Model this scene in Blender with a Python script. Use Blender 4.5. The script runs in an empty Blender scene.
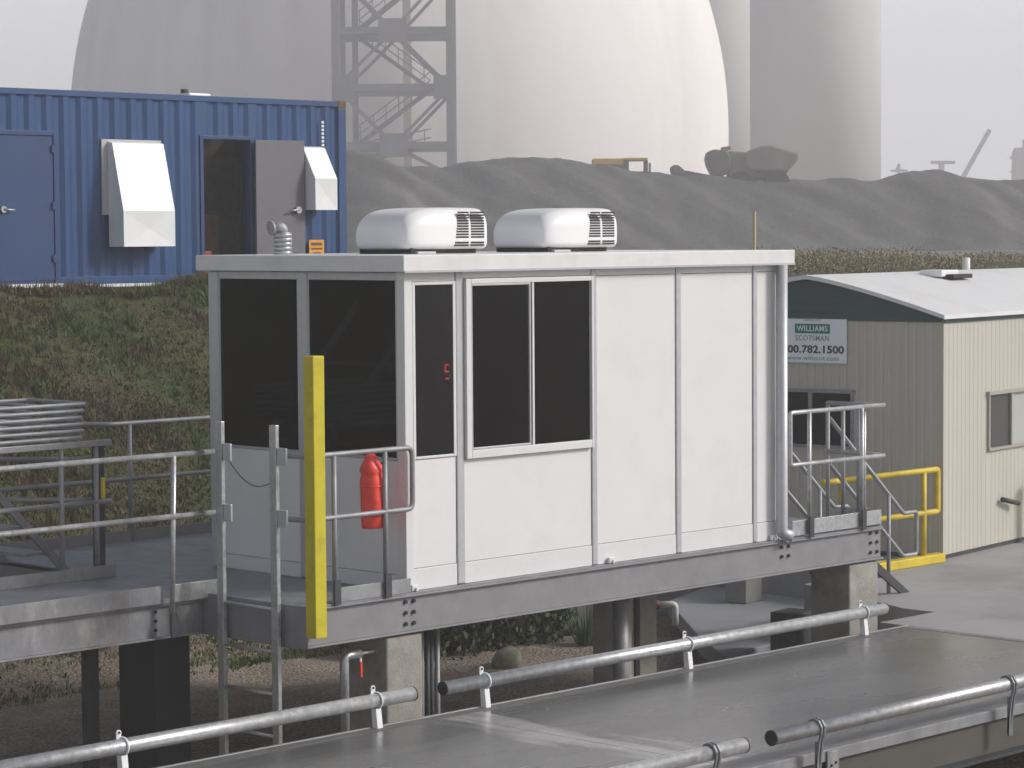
import bpy, math, random
from mathutils import Vector, Matrix, noise
random.seed(7)
R = math.radians
sc = bpy.context.scene
COL = sc.collection

# ------------------------------------------------------------------ helpers
class MB:
    """collects geometry in world metres, built as one mesh object"""
    def __init__(s): s.v = []; s.f = []
    def add(s, vs, fs):
        n = len(s.v); s.v += [tuple(p) for p in vs]; s.f += [tuple(i + n for i in f) for f in fs]; return s
    def box(s, x0, x1, y0, y1, z0, z1, M=None):
        vs = [Vector((x, y, z)) for z in (z0, z1) for y in (y0, y1) for x in (x0, x1)]
        if M: vs = [M @ v for v in vs]
        return s.add(vs, [(0, 2, 3, 1), (4, 5, 7, 6), (0, 1, 5, 4), (2, 6, 7, 3), (0, 4, 6, 2), (1, 3, 7, 5)])
    def prism(s, poly, axis, a, b, M=None):
        """polygon in the two other axes, extruded along axis from a to b"""
        n = len(poly); vs = []
        for c in (a, b):
            for p, q in poly:
                v = [p, q]; v.insert(axis, c); vs.append(Vector(v))
        if M: vs = [M @ v for v in vs]
        fs = [tuple(range(n))[::-1], tuple(range(n, 2 * n))]
        fs += [(i, (i + 1) % n, n + (i + 1) % n, n + i) for i in range(n)]
        return s.add(vs, fs)
    def tube(s, pts, r, seg=12, M=None):
        pts = [Vector(p) for p in pts]
        if M: pts = [M @ p for p in pts]
        rs = r if isinstance(r, (list, tuple)) else [r] * len(pts)
        t0 = (pts[1] - pts[0]).normalized()
        up = Vector((0, 0, 1)) if abs(t0.z) < .9 else Vector((1, 0, 0))
        nrm = t0.cross(up).normalized(); vs = []; fs = []
        for i, p in enumerate(pts):
            if i == 0: t = t0
            elif i == len(pts) - 1: t = (pts[i] - pts[i - 1]).normalized()
            else: t = ((pts[i] - pts[i - 1]).normalized() + (pts[i + 1] - pts[i]).normalized()).normalized()
            nrm = (nrm - t * nrm.dot(t)).normalized(); bi = t.cross(nrm)
            for k in range(seg):
                a = 2 * math.pi * k / seg
                vs.append(p + (nrm * math.cos(a) + bi * math.sin(a)) * rs[i])
        m = len(pts)
        for i in range(m - 1):
            for k in range(seg):
                k2 = (k + 1) % seg
                fs.append((i * seg + k, i * seg + k2, (i + 1) * seg + k2, (i + 1) * seg + k))
        fs.append(tuple(range(seg))[::-1]); fs.append(tuple((m - 1) * seg + k for k in range(seg)))
        return s.add(vs, fs)
    def build(s, name, mat, parent=None, bevel=0, smooth=False, M=None, origin=None):
        me = bpy.data.meshes.new(name)
        if M: s.v = [tuple(M @ Vector(p)) for p in s.v]
        if parent is not None: inv = W[parent.name].inverted()
        else:
            if origin is None:
                n = len(s.v); lo = min(p[2] for p in s.v)
                origin = (sum(p[0] for p in s.v) / n, sum(p[1] for p in s.v) / n, lo)
            inv = Matrix.Translation(origin).inverted()
        me.from_pydata([tuple(inv @ Vector(p)) for p in s.v], [], s.f)
        me.update(); me.materials.append(mat)
        o = bpy.data.objects.new(name, me); COL.objects.link(o)
        if parent is not None: o.parent = parent; W[o.name] = W[parent.name].copy()
        else: o.location = origin; W[o.name] = Matrix.Translation(origin)
        if smooth:
            for p in me.polygons: p.use_smooth = len(p.vertices) <= 4
        if bevel:
            b = o.modifiers.new('bevel', 'BEVEL'); b.width = bevel; b.segments = 2; b.limit_method = 'ANGLE'; b.angle_limit = R(40)
        return o
W = {}
def tag(o, label=None, cat=None, group=None, kind=None):
    if label: o['label'] = label
    if cat: o['category'] = cat
    if group: o['group'] = group
    if kind: o['kind'] = kind
    return o
def thing(name, loc, label, cat, group=None, rz=0):
    o = bpy.data.objects.new(name, None); COL.objects.link(o); o.empty_display_size = .2
    o.location = loc; o.rotation_euler = (0, 0, rz)
    W[o.name] = Matrix.Translation(loc) @ Matrix.Rotation(rz, 4, 'Z')
    return tag(o, label, cat, group)
def copy_tree(o, parent=None):
    c = o.copy(); COL.objects.link(c)
    if parent is not None: c.parent = parent
    for ch in [x for x in bpy.data.objects if x.parent == o]: copy_tree(ch, c)
    return c
def fillet(pts, r, n=5):
    pts = [Vector(p) for p in pts]; out = [pts[0]]
    for a, b, c in zip(pts, pts[1:], pts[2:]):
        d1 = (a - b).normalized(); d2 = (c - b).normalized()
        p, q = b + d1 * r, b + d2 * r
        for i in range(n + 1):
            t = i / n; out.append(p.lerp(b, t).lerp(b.lerp(q, t), t))
    out.append(pts[-1]); return out

# ------------------------------------------------------------------ materials
def mat(name, col, rough=.6, metal=0., var=.0, scale=6., bump=0., bscale=40., stretch=(1, 1, 1), spec=.5, dirt=None, dirt_scale=1.5, dirt_amt=.5, rvar=0.):
    m = bpy.data.materials.new(name); m.use_nodes = True; nt = m.node_tree; N = nt.nodes; L = nt.links
    b = N['Principled BSDF']; b.inputs['Roughness'].default_value = rough; b.inputs['Metallic'].default_value = metal
    b.inputs['Specular IOR Level'].default_value = spec
    b.inputs['Base Color'].default_value = (*col, 1)
    geo = N.new('ShaderNodeNewGeometry'); mp = N.new('ShaderNodeMapping'); mp.inputs['Scale'].default_value = stretch
    L.new(geo.outputs['Position'], mp.inputs['Vector'])
    last = None
    if var or rvar:
        nz = N.new('ShaderNodeTexNoise'); nz.inputs['Scale'].default_value = scale; nz.inputs['Detail'].default_value = 6; nz.inputs['Roughness'].default_value = .62
        L.new(mp.outputs[0], nz.inputs['Vector'])
    if var:
        r = N.new('ShaderNodeValToRGB'); r.color_ramp.elements[0].position = .3; r.color_ramp.elements[1].position = .7
        r.color_ramp.elements[0].color = (*[c * (1 - var) for c in col], 1); r.color_ramp.elements[1].color = (*[min(1, c * (1 + var)) for c in col], 1)
        L.new(nz.outputs['Fac'], r.inputs['Fac']); last = r.outputs['Color']
    if dirt:
        n2 = N.new('ShaderNodeTexNoise'); n2.inputs['Scale'].default_value = dirt_scale; n2.inputs['Detail'].default_value = 8; n2.inputs['Roughness'].default_value = .7
        L.new(mp.outputs[0], n2.inputs['Vector'])
        r2 = N.new('ShaderNodeValToRGB'); r2.color_ramp.elements[0].position = .48; r2.color_ramp.elements[1].position = .72
        r2.color_ramp.elements[1].color = (dirt_amt,) * 3 + (1,)
        L.new(n2.outputs['Fac'], r2.inputs['Fac'])
        mx = N.new('ShaderNodeMix'); mx.data_type = 'RGBA'
        L.new(r2.outputs['Color'], mx.inputs[0]); mx.inputs[6].default_value = (*col, 1); mx.inputs[7].default_value = (*dirt, 1)
        if last: L.new(last, mx.inputs[6])
        last = mx.outputs[2]
    if last: L.new(last, b.inputs['Base Color'])
    if rvar:
        mr = N.new('ShaderNodeMapRange'); mr.inputs['From Min'].default_value = .3; mr.inputs['From Max'].default_value = .7
        mr.inputs['To Min'].default_value = max(.02, rough - rvar); mr.inputs['To Max'].default_value = rough + rvar
        L.new(nz.outputs['Fac'], mr.inputs['Value']); L.new(mr.outputs[0], b.inputs['Roughness'])
    if bump:
        n3 = N.new('ShaderNodeTexNoise'); n3.inputs['Scale'].default_value = bscale; n3.inputs['Detail'].default_value = 5
        L.new(mp.outputs[0], n3.inputs['Vector'])
        bp = N.new('ShaderNodeBump'); bp.inputs['Strength'].default_value = bump; bp.inputs['Distance'].default_value = .02
        L.new(n3.outputs['Fac'], bp.inputs['Height']); L.new(bp.outputs[0], b.inputs['Normal'])
    return m
def glass(name, tint, rough=.02, trans=.12):
    m = bpy.data.materials.new(name); m.use_nodes = True; nt = m.node_tree; N = nt.nodes; L = nt.links
    out = N['Material Output']; N.remove(N['Principled BSDF'])
    t = N.new('ShaderNodeBsdfTransparent'); t.inputs['Color'].default_value = (tint[0], tint[1], tint[2], 1)
    g = N.new('ShaderNodeBsdfGlossy'); g.inputs['Roughness'].default_value = rough; g.inputs['Color'].default_value = (.75, .77, .8, 1)
    fr = N.new('ShaderNodeFresnel'); fr.inputs['IOR'].default_value = 1.42
    mx = N.new('ShaderNodeMixShader'); L.new(fr.outputs[0], mx.inputs[0]); L.new(t.outputs[0], mx.inputs[1]); L.new(g.outputs[0], mx.inputs[2])
    L.new(mx.outputs[0], out.inputs['Surface']); return m
def emis(name, col, s):
    m = bpy.data.materials.new(name); m.use_nodes = True; b = m.node_tree.nodes['Principled BSDF']
    b.inputs['Base Color'].default_value = (*col, 1); b.inputs['Emission Color'].default_value = (*col, 1); b.inputs['Emission Strength'].default_value = s
    return m

WHITE = mat('white_panel', (.74, .745, .75), .42, var=.02, scale=1.2, dirt=(.5, .5, .48), dirt_scale=2.2, dirt_amt=.18, bump=.04, bscale=3)
WTRIM = mat('white_trim', (.7, .71, .72), .4, var=.03, scale=5)
ALU = mat('grey_aluminium_trim', (.5, .51, .54), .42, metal=.35, var=.06, scale=14)
ROOFW = mat('roof_fascia_white', (.74, .745, .75), .45, var=.03, scale=3, dirt=(.4, .38, .34), dirt_scale=4, dirt_amt=.25)
GALV = mat('galvanised_steel', (.46, .475, .49), .4, metal=.6, var=.22, scale=22, rvar=.1, bump=.1, bscale=60)
GALVD = mat('galvanised_steel_dull', (.3, .31, .33), .55, metal=.35, var=.2, scale=12, dirt=(.14, .13, .125), dirt_scale=3, dirt_amt=.6, bump=.1, bscale=40)
BEAM = mat('beam_grey_paint', (.235, .235, .25), .55, metal=.15, var=.12, scale=4, dirt=(.31, .31, .32), dirt_scale=2.4, dirt_amt=.35, bump=.08, bscale=25)
BEAMS = mat('weathered_beam_galvanising', (.23, .235, .25), .55, metal=.2, var=.2, scale=5, dirt=(.5, .49, .47), dirt_scale=3.2, dirt_amt=.8, stretch=(1, 1, .6), bump=.1)
FLOORM = mat('platform_floor_plate', (.24, .255, .28), .5, metal=.2, var=.25, scale=4, dirt=(.2, .2, .2), dirt_scale=2, dirt_amt=.4, bump=.15, bscale=60)
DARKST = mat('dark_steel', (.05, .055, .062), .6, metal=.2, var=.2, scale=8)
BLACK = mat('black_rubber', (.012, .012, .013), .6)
BOLT = mat('bolt_dark', (.04, .04, .045), .5, metal=.6)
YEL = mat('safety_yellow_paint', (.56, .49, .015), .5, var=.06, scale=8, dirt=(.3, .22, .03), dirt_scale=7, dirt_amt=.5, bump=.08, bscale=30)
YEL2 = mat('worn_yellow_paint', (.66, .5, .03), .55, var=.1, scale=5, dirt=(.3, .2, .03), dirt_scale=4, dirt_amt=.5)
RED = mat('red_vinyl_cover', (.88, .075, .055), .42, var=.1, scale=16, bump=.5, bscale=14)
CONC = mat('pier_concrete', (.33, .32, .29), .85, var=.14, scale=5, dirt=(.17, .155, .13), dirt_scale=3, dirt_amt=.7, bump=.3, bscale=40)
CONCG = mat('grey_concrete_block', (.24, .245, .22), .85, var=.15, scale=5, bump=.2)
GLASSD = glass('dark_tinted_glass', (.38, .385, .41))
INT = mat('cabin_interior_grey', (.22, .22, .24), .8, var=.1)
PLAST = mat('white_shroud_plastic', (.8, .81, .82), .38, var=.015, scale=4)
SLOT = mat('vent_slot_black', (.015, .015, .015), .7)
BLUE = mat('container_blue_paint', (.006, .056, .175), .5, var=.1, scale=1.6, dirt=(.012, .04, .12), dirt_scale=1.2, dirt_amt=.6, stretch=(1, 1, .4), bump=.05, bscale=10)
BLUED = mat('door_blue_paint', (.01, .045, .15), .45, var=.06, scale=2)
GREYD = mat('grey_door_paint', (.15, .15, .17), .5, var=.05, scale=3)
HOOD = mat('hood_white_metal', (.8, .82, .84), .4, var=.03, scale=6)
RUST = mat('rusty_casting', (.13, .08, .045), .7, metal=.2, var=.4, scale=20)
ORNG = mat('orange_placard', (.75, .33, .03), .5, var=.1, scale=30)
TAN = mat('trailer_cream_siding', (.5, .485, .425), .6, var=.03, scale=1.5, dirt=(.42, .39, .32), dirt_scale=1.6, dirt_amt=.5, stretch=(1, 1, .35))
GREEN = mat('dark_green_siding', (.018, .05, .045), .5, var=.08, scale=3)
ROOFT = mat('trailer_white_roof', (.74, .75, .76), .5, var=.04, scale=1.2, dirt=(.5, .49, .45), dirt_scale=1.2, dirt_amt=.5)
SIGNW = mat('sign_white', (.82, .86, .9), .45)
SIGNG = mat('sign_green', (.0, .2, .14), .5)
SIGNB = mat('sign_dark_lettering', (.03, .03, .06), .5)
SIGNL = mat('sign_grey_lettering', (.25, .3, .33), .5)
SIGNT = mat('sign_teal_lettering', (.05, .3, .42), .5)
SILO = mat('silo_concrete', (.52, .515, .505), .85, var=.05, scale=.12, stretch=(1, 1, .15), bump=.05, bscale=2)
DOME = mat('dome_white_coating', (.84, .81, .805), .8, var=.045, scale=.35, stretch=(1, 1, .12), dirt=(.55, .5, .49), dirt_scale=.22, dirt_amt=.4)
STEELT = mat('tower_steel', (.3, .3, .34), .6, metal=.2, var=.08, scale=1)
MACHY = mat('loader_yellow', (.6, .42, .08), .5, var=.1, scale=1)
MACHD = mat('machine_dark_brown', (.11, .095, .09), .7, var=.2, scale=.8)
MACHG = mat('machine_dusty_grey', (.2, .185, .175), .8, var=.2, scale=.6)
PVC = mat('white_pvc', (.7, .7, .66), .4, var=.08, scale=20)
STONE = mat('pale_stone', (.22, .23, .17), .9, var=.25, scale=12, bump=.5, bscale=20)
WOOD = mat('stake_wood', (.5, .42, .22), .7)

# ------------------------------------------------------------------ terrain
def sstep(a, b, t):
    t = max(0, min(1, (t - a) / (b - a))); return t * t * (3 - 2 * t)
def terr(x, y):
    y0 = 6.0 + 3.2 * sstep(6, 9.5, x)
    h = -1.6 + 3.55 * sstep(0, 1, (y - y0) / (12.6 - y0 + .01) * .97 + 0.0) ** .8 if y > y0 else -1.6
    if y > 12.0: h = max(h, 1.95)
    if y > 18: h -= .006 * (y - 18)
    if x < -2: h -= .0
    if y > 5.5: h += (.22 * noise.noise(Vector((x * .45, y * .45, 0))) + .16 * noise.noise(Vector((x * 1.1, y * 1.1, 5)))) * sstep(5.5, 7, y) * (1 - sstep(12.3, 13.5, y))
    h += .05 * noise.noise(Vector((x * 1.3, y * 1.3, 4)))
    h += .28 * math.exp(-((x - 9.6) / 1.4) ** 2 - ((y - 13.3) / .9) ** 2) + .14 * math.exp(-((x - 4.2) / 1.0) ** 2 - ((y - 12.8) / 1.2) ** 2)
    if y > 9 and x > 8: h += .1 * noise.noise(Vector((x * .1, y * .1, 8)))
    return h
def axis(a, b, fine0, fine1, fs, cs):
    out = []; t = a
    while t < b:
        out.append(t)
        if fine0 <= t < fine1: t += fs
        else: t += max(fs, min(cs, .12 * min(abs(t - fine0), abs(t - fine1)) + fs))
    out.append(b); return out
def ground_material():
    m = bpy.data.materials.new('soil_and_gravel'); m.use_nodes = True; nt = m.node_tree; N = nt.nodes; L = nt.links; b = N['Principled BSDF']
    geo = N.new('ShaderNodeNewGeometry'); b.inputs['Roughness'].default_value = .95
    n1 = N.new('ShaderNodeTexNoise'); n1.inputs['Scale'].default_value = .9; n1.inputs['Detail'].default_value = 8; n1.inputs['Roughness'].default_value = .7
    n2 = N.new('ShaderNodeTexVoronoi'); n2.inputs['Scale'].default_value = 26
    L.new(geo.outputs['Position'], n1.inputs['Vector']); L.new(geo.outputs['Position'], n2.inputs['Vector'])
    r1 = N.new('ShaderNodeValToRGB'); e = r1.color_ramp.elements; e[0].position = .3; e[0].color = (.22, .18, .135, 1); e[1].position = .7; e[1].color = (.46, .395, .32, 1)
    r2 = N.new('ShaderNodeValToRGB'); e = r2.color_ramp.elements; e[0].position = 0; e[0].color = (1.25, 1.2, 1.2, 1); e[1].position = .6; e[1].color = (.6, .58, .56, 1)
    L.new(n1.outputs['Fac'], r1.inputs['Fac']); L.new(n2.outputs['Distance'], r2.inputs['Fac'])
    mx = N.new('ShaderNodeMix'); mx.data_type = 'RGBA'; mx.blend_type = 'MULTIPLY'; mx.inputs[0].default_value = 1
    L.new(r1.outputs['Color'], mx.inputs[6]); L.new(r2.outputs['Color'], mx.inputs[7])
    # grass cover on the bank (y > 5)
    sep = N.new('ShaderNodeSeparateXYZ'); L.new(geo.outputs['Position'], sep.inputs[0])
    mr = N.new('ShaderNodeMapRange'); mr.inputs['From Min'].default_value = 6.2; mr.inputs['From Max'].default_value = 7.6
    L.new(sep.outputs['Y'], mr.inputs['Value'])
    n3 = N.new('ShaderNodeTexNoise'); n3.inputs['Scale'].default_value = .5; n3.inputs['Detail'].default_value = 7; L.new(geo.outputs['Position'], n3.inputs['Vector'])
    r3 = N.new('ShaderNodeValToRGB'); e = r3.color_ramp.elements; e[0].position = .35; e[0].color = (.042, .068, .012, 1); e[1].position = .65; e[1].color = (.065, .05, .025, 1)
    L.new(n3.outputs['Fac'], r3.inputs['Fac'])
    m2 = N.new('ShaderNodeMix'); m2.data_type = 'RGBA'; L.new(mr.outputs[0], m2.inputs[0]); L.new(mx.outputs[2], m2.inputs[6]); L.new(r3.outputs['Color'], m2.inputs[7])
    # dusty grey yard further off
    mr2 = N.new('ShaderNodeMapRange'); mr2.inputs['From Min'].default_value = 20; mr2.inputs['From Max'].default_value = 40
    L.new(sep.outputs['Y'], mr2.inputs['Value'])
    m3 = N.new('ShaderNodeMix'); m3.data_type = 'RGBA'; L.new(mr2.outputs[0], m3.inputs[0]); L.new(m2.outputs[2], m3.inputs[6]); m3.inputs[7].default_value = (.16, .15, .135, 1)
    L.new(m3.outputs[2], b.inputs['Base Color'])
    bp = N.new('ShaderNodeBump'); bp.inputs['Strength'].default_value = .7; bp.inputs['Distance'].default_value = .03
    L.new(n2.outputs['Distance'], bp.inputs['Height']); L.new(bp.outputs[0], b.inputs['Normal'])
    return m
xs = axis(-240, 620, -6, 14, .3, 14); ys = axis(-240, 620, -2, 15, .3, 14)
g = MB(); nx = len(xs)
g.v = [(x, y, terr(x, y)) for y in ys for x in xs]
g.f = [(j * nx + i, j * nx + i + 1, (j + 1) * nx + i + 1, (j + 1) * nx + i) for j in range(len(ys) - 1) for i in range(nx - 1)]
tag(g.build('ground', ground_material(), smooth=True, origin=(0, 0, 0)), kind='structure')

# pavement beyond the scale: slab with its own edges
PAVE = mat('yard_concrete', (.34, .34, .345), .8, var=.1, scale=.7, dirt=(.16, .155, .15), dirt_scale=.6, dirt_amt=.6, bump=.12, bscale=40)
p = MB(); p.prism([(5.44, -.46), (5.44, -14), (70, -14), (70, 9), (9.6, 9), (8.9, 4.5), (8.6, 1.75), (7.0, 1.62), (6.3, -.1), (6.3, -.46)], 2, -1.75, -.8)
tag(p.build('pavement', PAVE, origin=(0, 0, 0)), kind='structure')
t = Matrix.Translation((5.18, 1.14, 0)) @ Matrix.Rotation(R(8.2), 4, 'Z')
p = MB(); p.prism([(5.185, 1.145), (8.55, 1.63), (8.85, 4.4), (7.6, 3.95), (5.75, 1.9)], 2, -1.42, -1.25)
tag(p.build('path', mat('pale_slab_concrete', (.32, .33, .35), .75, var=.05, scale=2), bevel=.01), kind='structure')

# ------------------------------------------------------------------ control cabin
L_, W_, HF, HR = 4.63, 2.3625, 2.45, 2.578
cab = thing('control_cabin', (0, 0, 0), 'white panelled control cabin with dark tinted windows standing on the steel platform', 'cabin')
def part(name, m, boxes, parent=cab, bevel=.003, **k):
    b = MB()
    for q in boxes: b.box(*q)
    return b.build(name, m, parent, bevel=bevel, **k)
# long side wall panels (y = 0 side)
part('wall_panel', WHITE, [(.085, .548, .012, .06, .17, 1.005)])
part('wall_panel', WHITE, [(.635, 2.105, .012, .06, .17, .975)])
part('wall_panel', WHITE, [(2.172, 3.166, .012, .06, .17, 2.385)])
part('wall_panel', WHITE, [(3.236, 4.2, .012, .06, .17, 2.385)])
part('wall_panel', WHITE, [(4.262, 4.56, .012, .06, .17, 2.385)])
part('base_strip', WTRIM, [(.085, .548, .006, .055, 0, .166), (.635, 2.105, .006, .055, 0, .166), (2.172, 3.166, .006, .055, 0, .166), (3.236, 4.2, .006, .055, 0, .166), (4.262, 4.56, .006, .055, 0, .166)])
part('head_strip', WTRIM, [(.085, .548, .008, .06, 2.375, 2.449), (.635, 2.105, .008, .06, 2.392, 2.449), (2.172, 3.166, .008, .06, 2.389, 2.449), (3.236, 4.2, .008, .06, 2.389, 2.449), (4.262, 4.56, .008, .06, 2.389, 2.449)])
part('corner_post', WTRIM, [(0, .083, 0, .09, 0, 2.449)])
for a, b_ in ((.551, .632), (2.108, 2.169), (3.169, 3.233), (4.203, 4.259)): part('joint_post', ALU, [(a, b_, -.002, .07, .004, 2.449)], bevel=.008)
part('corner_post', WTRIM, [(4.563, 4.63, 0, .09, 0, 2.449)])
for x in (.03, 2.28, 4.42): part('clip', WTRIM, [(x, x + .07, -.03, -.0025, 0, .05), (x + .025, x + .045, -.05, -.031, 0, .03)], bevel=.004)
# fixed window of the long side
w = part('window', WTRIM, [(.086, .114, .0, .05, 1.01, 2.372), (.52, .548, .0, .05, 1.01, 2.372), (.116, .518, .0, .05, 1.01, 1.03), (.116, .518, .0, .05, 2.348, 2.372)])
MB().box(.116, .518, .006, .012, 1.032, 2.346).build('pane', GLASSD, w)
# sliding window
w = part('sliding_window', WTRIM, [(.636, .69, -.03, .05, .98, 2.388), (2.08, 2.104, -.03, .05, .98, 2.388), (.692, 2.078, -.03, .05, .98, 1.045), (.692, 2.078, -.03, .05, 2.35, 2.388)], bevel=.004)
MB().box(.708, 1.345, -.01, -.004, 1.066, 2.33).build('pane', GLASSD, w)
MB().box(1.408, 2.079, .0, .006, 1.047, 2.348).build('pane', GLASSD, w)
b = MB(); b.box(.694, .706, -.026, .0, 1.047, 2.348); b.box(1.347, 1.362, -.026, .0, 1.047, 2.348); b.box(.707, 1.346, -.026, .0, 1.047, 1.064); b.box(.707, 1.346, -.026, .0, 2.332, 2.348)
b.build('sash', ALU, w, bevel=.002)
MB().box(1.364, 1.382, -.012, .03, 1.047, 2.348).build('sash_seal', SLOT, w)
MB().box(1.384, 1.406, -.022, .03, 1.047, 2.348).build('sash', WTRIM, w, bevel=.002)
# end wall (x = 0 side)
part('wall_panel', WHITE, [(.012, .06, .096, 1.122, .12, 1.0)])
part('wall_panel', WHITE, [(.012, .06, 1.24, 2.23, .12, 1.0)])
part('base_strip', WTRIM, [(.006, .06, .096, 1.122, 0, .116), (.006, .06, 1.24, 2.23, 0, .116)])
part('joint_post', ALU, [(-.003, .07, 1.125, 1.238, .004, 2.449)], bevel=.008)
part('corner_post', ALU, [(0, .08, 2.235, 2.36, 0, 2.449)], bevel=.008)
for a, b_ in ((.096, 1.122), (1.24, 2.23)):
    w = part('window', ALU, [(0.004, .05, a, b_, 1.003, 1.022), (0.004, .05, a, b_, 2.385, 2.447), (0.004, .05, a, a + .012, 1.024, 2.383), (0.004, .05, b_ - .012, b_, 1.024, 2.383)])
    MB().box(.012, .018, a + .014, b_ - .014, 1.024, 2.383).build('pane', GLASSD, w)
# far walls, inside
part('wall_panel', WHITE, [(4.57, 4.628, .092, 2.27, 0, 2.448)])
part('wall_panel', WHITE, [(.082, 4.63, 2.30, 2.36, 0, 2.448)])
part('lining', INT, [(4.545, 4.567, .1, 2.27, .05, 2.44), (2.2, 4.54, .07, .09, .05, 2.44), (.1, 4.54, 2.275, 2.297, .05, 2.44), (.1, 4.54, .1, 2.27, .01, .04), (.1, 4.54, .1, 2.27, 2.41, 2.44), (2.25, 2.29, .1, 1.5, .05, 2.40)])
# roof
part('roof', ROOFW, [(-.07, L_ + .07, -.0715, W_ + .07, 2.451, HR)], bevel=.006)
part('drip_edge', ALU, [(-.064, L_ + .064, -.078, -.0735, 2.445, 2.462)], bevel=0)
b = MB(); b.tube(fillet([(4.525, -.062, 2.448), (4.525, -.062, .06), (4.6, -.12, .03)], .03), .052, 16)
dp = b.build('downpipe', ALU, cab, smooth=True)
# things inside, behind the tinted glass
d = thing('readout_display', (1.35, .47, 1.53), 'black hanging display with a red lit digit seen through the cabin window', 'display')
MB().box(.80, 1.80, .44, .54, 1.54, 1.74).build('housing', SLOT, d, bevel=.005)
b = MB()
for q in (1.695, 1.64, 1.585): b.box(.855, .905, .432, .438, q - .006, q + .006)
b.box(.848, .858, .432, .438, 1.645, 1.69); b.box(.902, .912, .432, .438, 1.59, 1.635)
b.build('digit', emis('red_led', (1, .06, .07), 5), d)
MB().tube([(1.0, .49, 1.74), (1.0, .49, 2.41)], .01, 6).build('hanger', DARKST, d); MB().tube([(1.7, .49, 1.74), (1.7, .49, 2.41)], .01, 6).build('hanger', DARKST, d)
c_ = thing('office_chair', (1.6, 1.75, .04), 'grey swivel chair standing behind the desk inside the cabin', 'chair')
MB().box(1.38, 1.82, 1.6, 2.02, .46, .54).build('seat', INT, c_, bevel=.03); MB().box(1.4, 1.8, 1.98, 2.05, .6, 1.1).build('backrest', INT, c_, bevel=.03); MB().tube([(1.6, 1.8, .1), (1.6, 1.8, .46)], .03, 8).build('column', DARKST, c_)
for k in range(5): MB().tube([(1.6, 1.8, .1), (1.6 + .25 * math.cos(k * 1.2566), 1.8 + .25 * math.sin(k * 1.2566), .07)], .018, 6).build('foot', DARKST, c_)
d = thing('operator_desk', (1.2, 1.2, .04), 'dark desk standing inside the cabin behind the sliding window', 'desk')
MB().box(.5, 2.1, .8, 1.5, .74, .78).build('tabletop', DARKST, d, bevel=.004)
for x in (.55, 2.0):
    for y in (.85, 1.42): MB().box(x, x + .04, y, y + .04, .04, .74).build('leg', DARKST, d)

# ------------------------------------------------------------------ roof air conditioners
def aircon(x0, y0, label):
    a = thing('rooftop_air_conditioner', (x0 + .45, y0 + .34, HR), label, 'air conditioner', 'air conditioners on the cabin roof')
    LN, WD, H, z0 = .89, .74, .345, HR + .035
    secs = []
    for u, wf, hf, hb in ((0, .76, .46, .14), (.012, .82, .62, .06), (.035, .87, .74, .02), (.07, .91, .84, 0), (.12, .945, .905, 0), (.19, .97, .95, 0), (.28, .99, .98, 0), (.40, 1, 1, 0), (.6, 1, 1, 0), (.76, 1, 1, 0), (.86, 1, .985, 0), (.875, .995, .97, 0), (.89, .95, .9, .02)):
        secs.append((u, wf, hf, hb))
    b = MB(); n = 0
    prof = []
    rt, rb = .15, .06
    def ring(wf, hf, hb):
        w = WD * wf / 2; zt = H * hf; zb = H * hb + 0.0; out = []
        rr = min(rt, (zt - zb) * .5, w * .5); rbb = min(rb, (zt - zb) * .3)
        for cx, cz, r_, a0 in ((w - rr * .85, zt - rr, rr, 0), (-w + rr, zt - rr, rr, 90), (-w + rbb, zb + rbb, rbb, 180), (w - rbb, zb + rbb, rbb, 270)):
            for k in range(7):
                an = R(a0 + 15 * k); sx = .85 if a0 == 0 else 1
                out.append((cx + r_ * sx * math.cos(an), cz + r_ * math.sin(an)))
        return out
    rings = [ring(*q[1:]) for q in secs]; m = len(rings[0]); vs = []
    for (u, *_), rg in zip(secs, rings):
        for yy, zz in rg: vs.append((x0 + u, y0 + WD / 2 - yy, z0 + zz))
    fs = [(i * m + k, i * m + (k + 1) % m, (i + 1) * m + (k + 1) % m, (i + 1) * m + k) for i in range(len(secs) - 1) for k in range(m)]
    fs += [tuple(range(m))[::-1], tuple((len(secs) - 1) * m + k for k in range(m))]
    b.add(vs, fs); o = b.build('shroud', PLAST, a)
    for pl in o.data.polygons: pl.use_smooth = len(pl.vertices) <= 4
    md = o.modifiers.new('sub', 'SUBSURF'); md.levels = 1; md.render_levels = 1
    # louvres, side: two columns of slots, lower double row
    s = MB()
    for c0, c1 in ((.50, .655), (.685, .835)):
        for k in range(13):
            z = z0 + .025 + k * .0225
            if k == 2: continue
            dz = .0135
            s.box(x0 + c0 + .0035 * (k) * (1 if c0 < .6 else .0), x0 + c1, y0 - .0035, y0 + .012, z, z + dz)
    s.build('louvre', SLOT, a)
    MB().box(x0 + .06, x0 + .8, y0 + .06, y0 + WD - .06, HR + .001, z0 + .012).build('gasket', SLOT, a)
    MB().box(x0 + .1, x0 + .3, y0 + .02, y0 + .5, HR + .0015, HR + .02).build('mounting_plate', ALU, a)
    return a
aircon(.85, .82, 'white rounded roof air conditioner nearer the cabin corner, above the sliding window')
a2 = aircon(2.46, .82, 'white rounded roof air conditioner further along the roof, with a small grey box behind it')
MB().box(3.42, 3.52, 1.12, 1.3, HR + .002, HR + .17).build('junction_box', PVC, a2, bevel=.006)
v = thing('roof_vent', (.38, 1.9, HR), 'grey ribbed vent canister with an elbow cowl on the cabin roof', 'vent')
b = MB(); 
for k in range(5): b.tube([(.42, 1.9, HR + .002 + k * .036), (.42, 1.9, HR + .03 + k * .036)], .078, 18); b.tube([(.42, 1.9, HR + .03 + k * .036), (.42, 1.9, HR + .038 + k * .036)], .068, 18)
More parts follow.
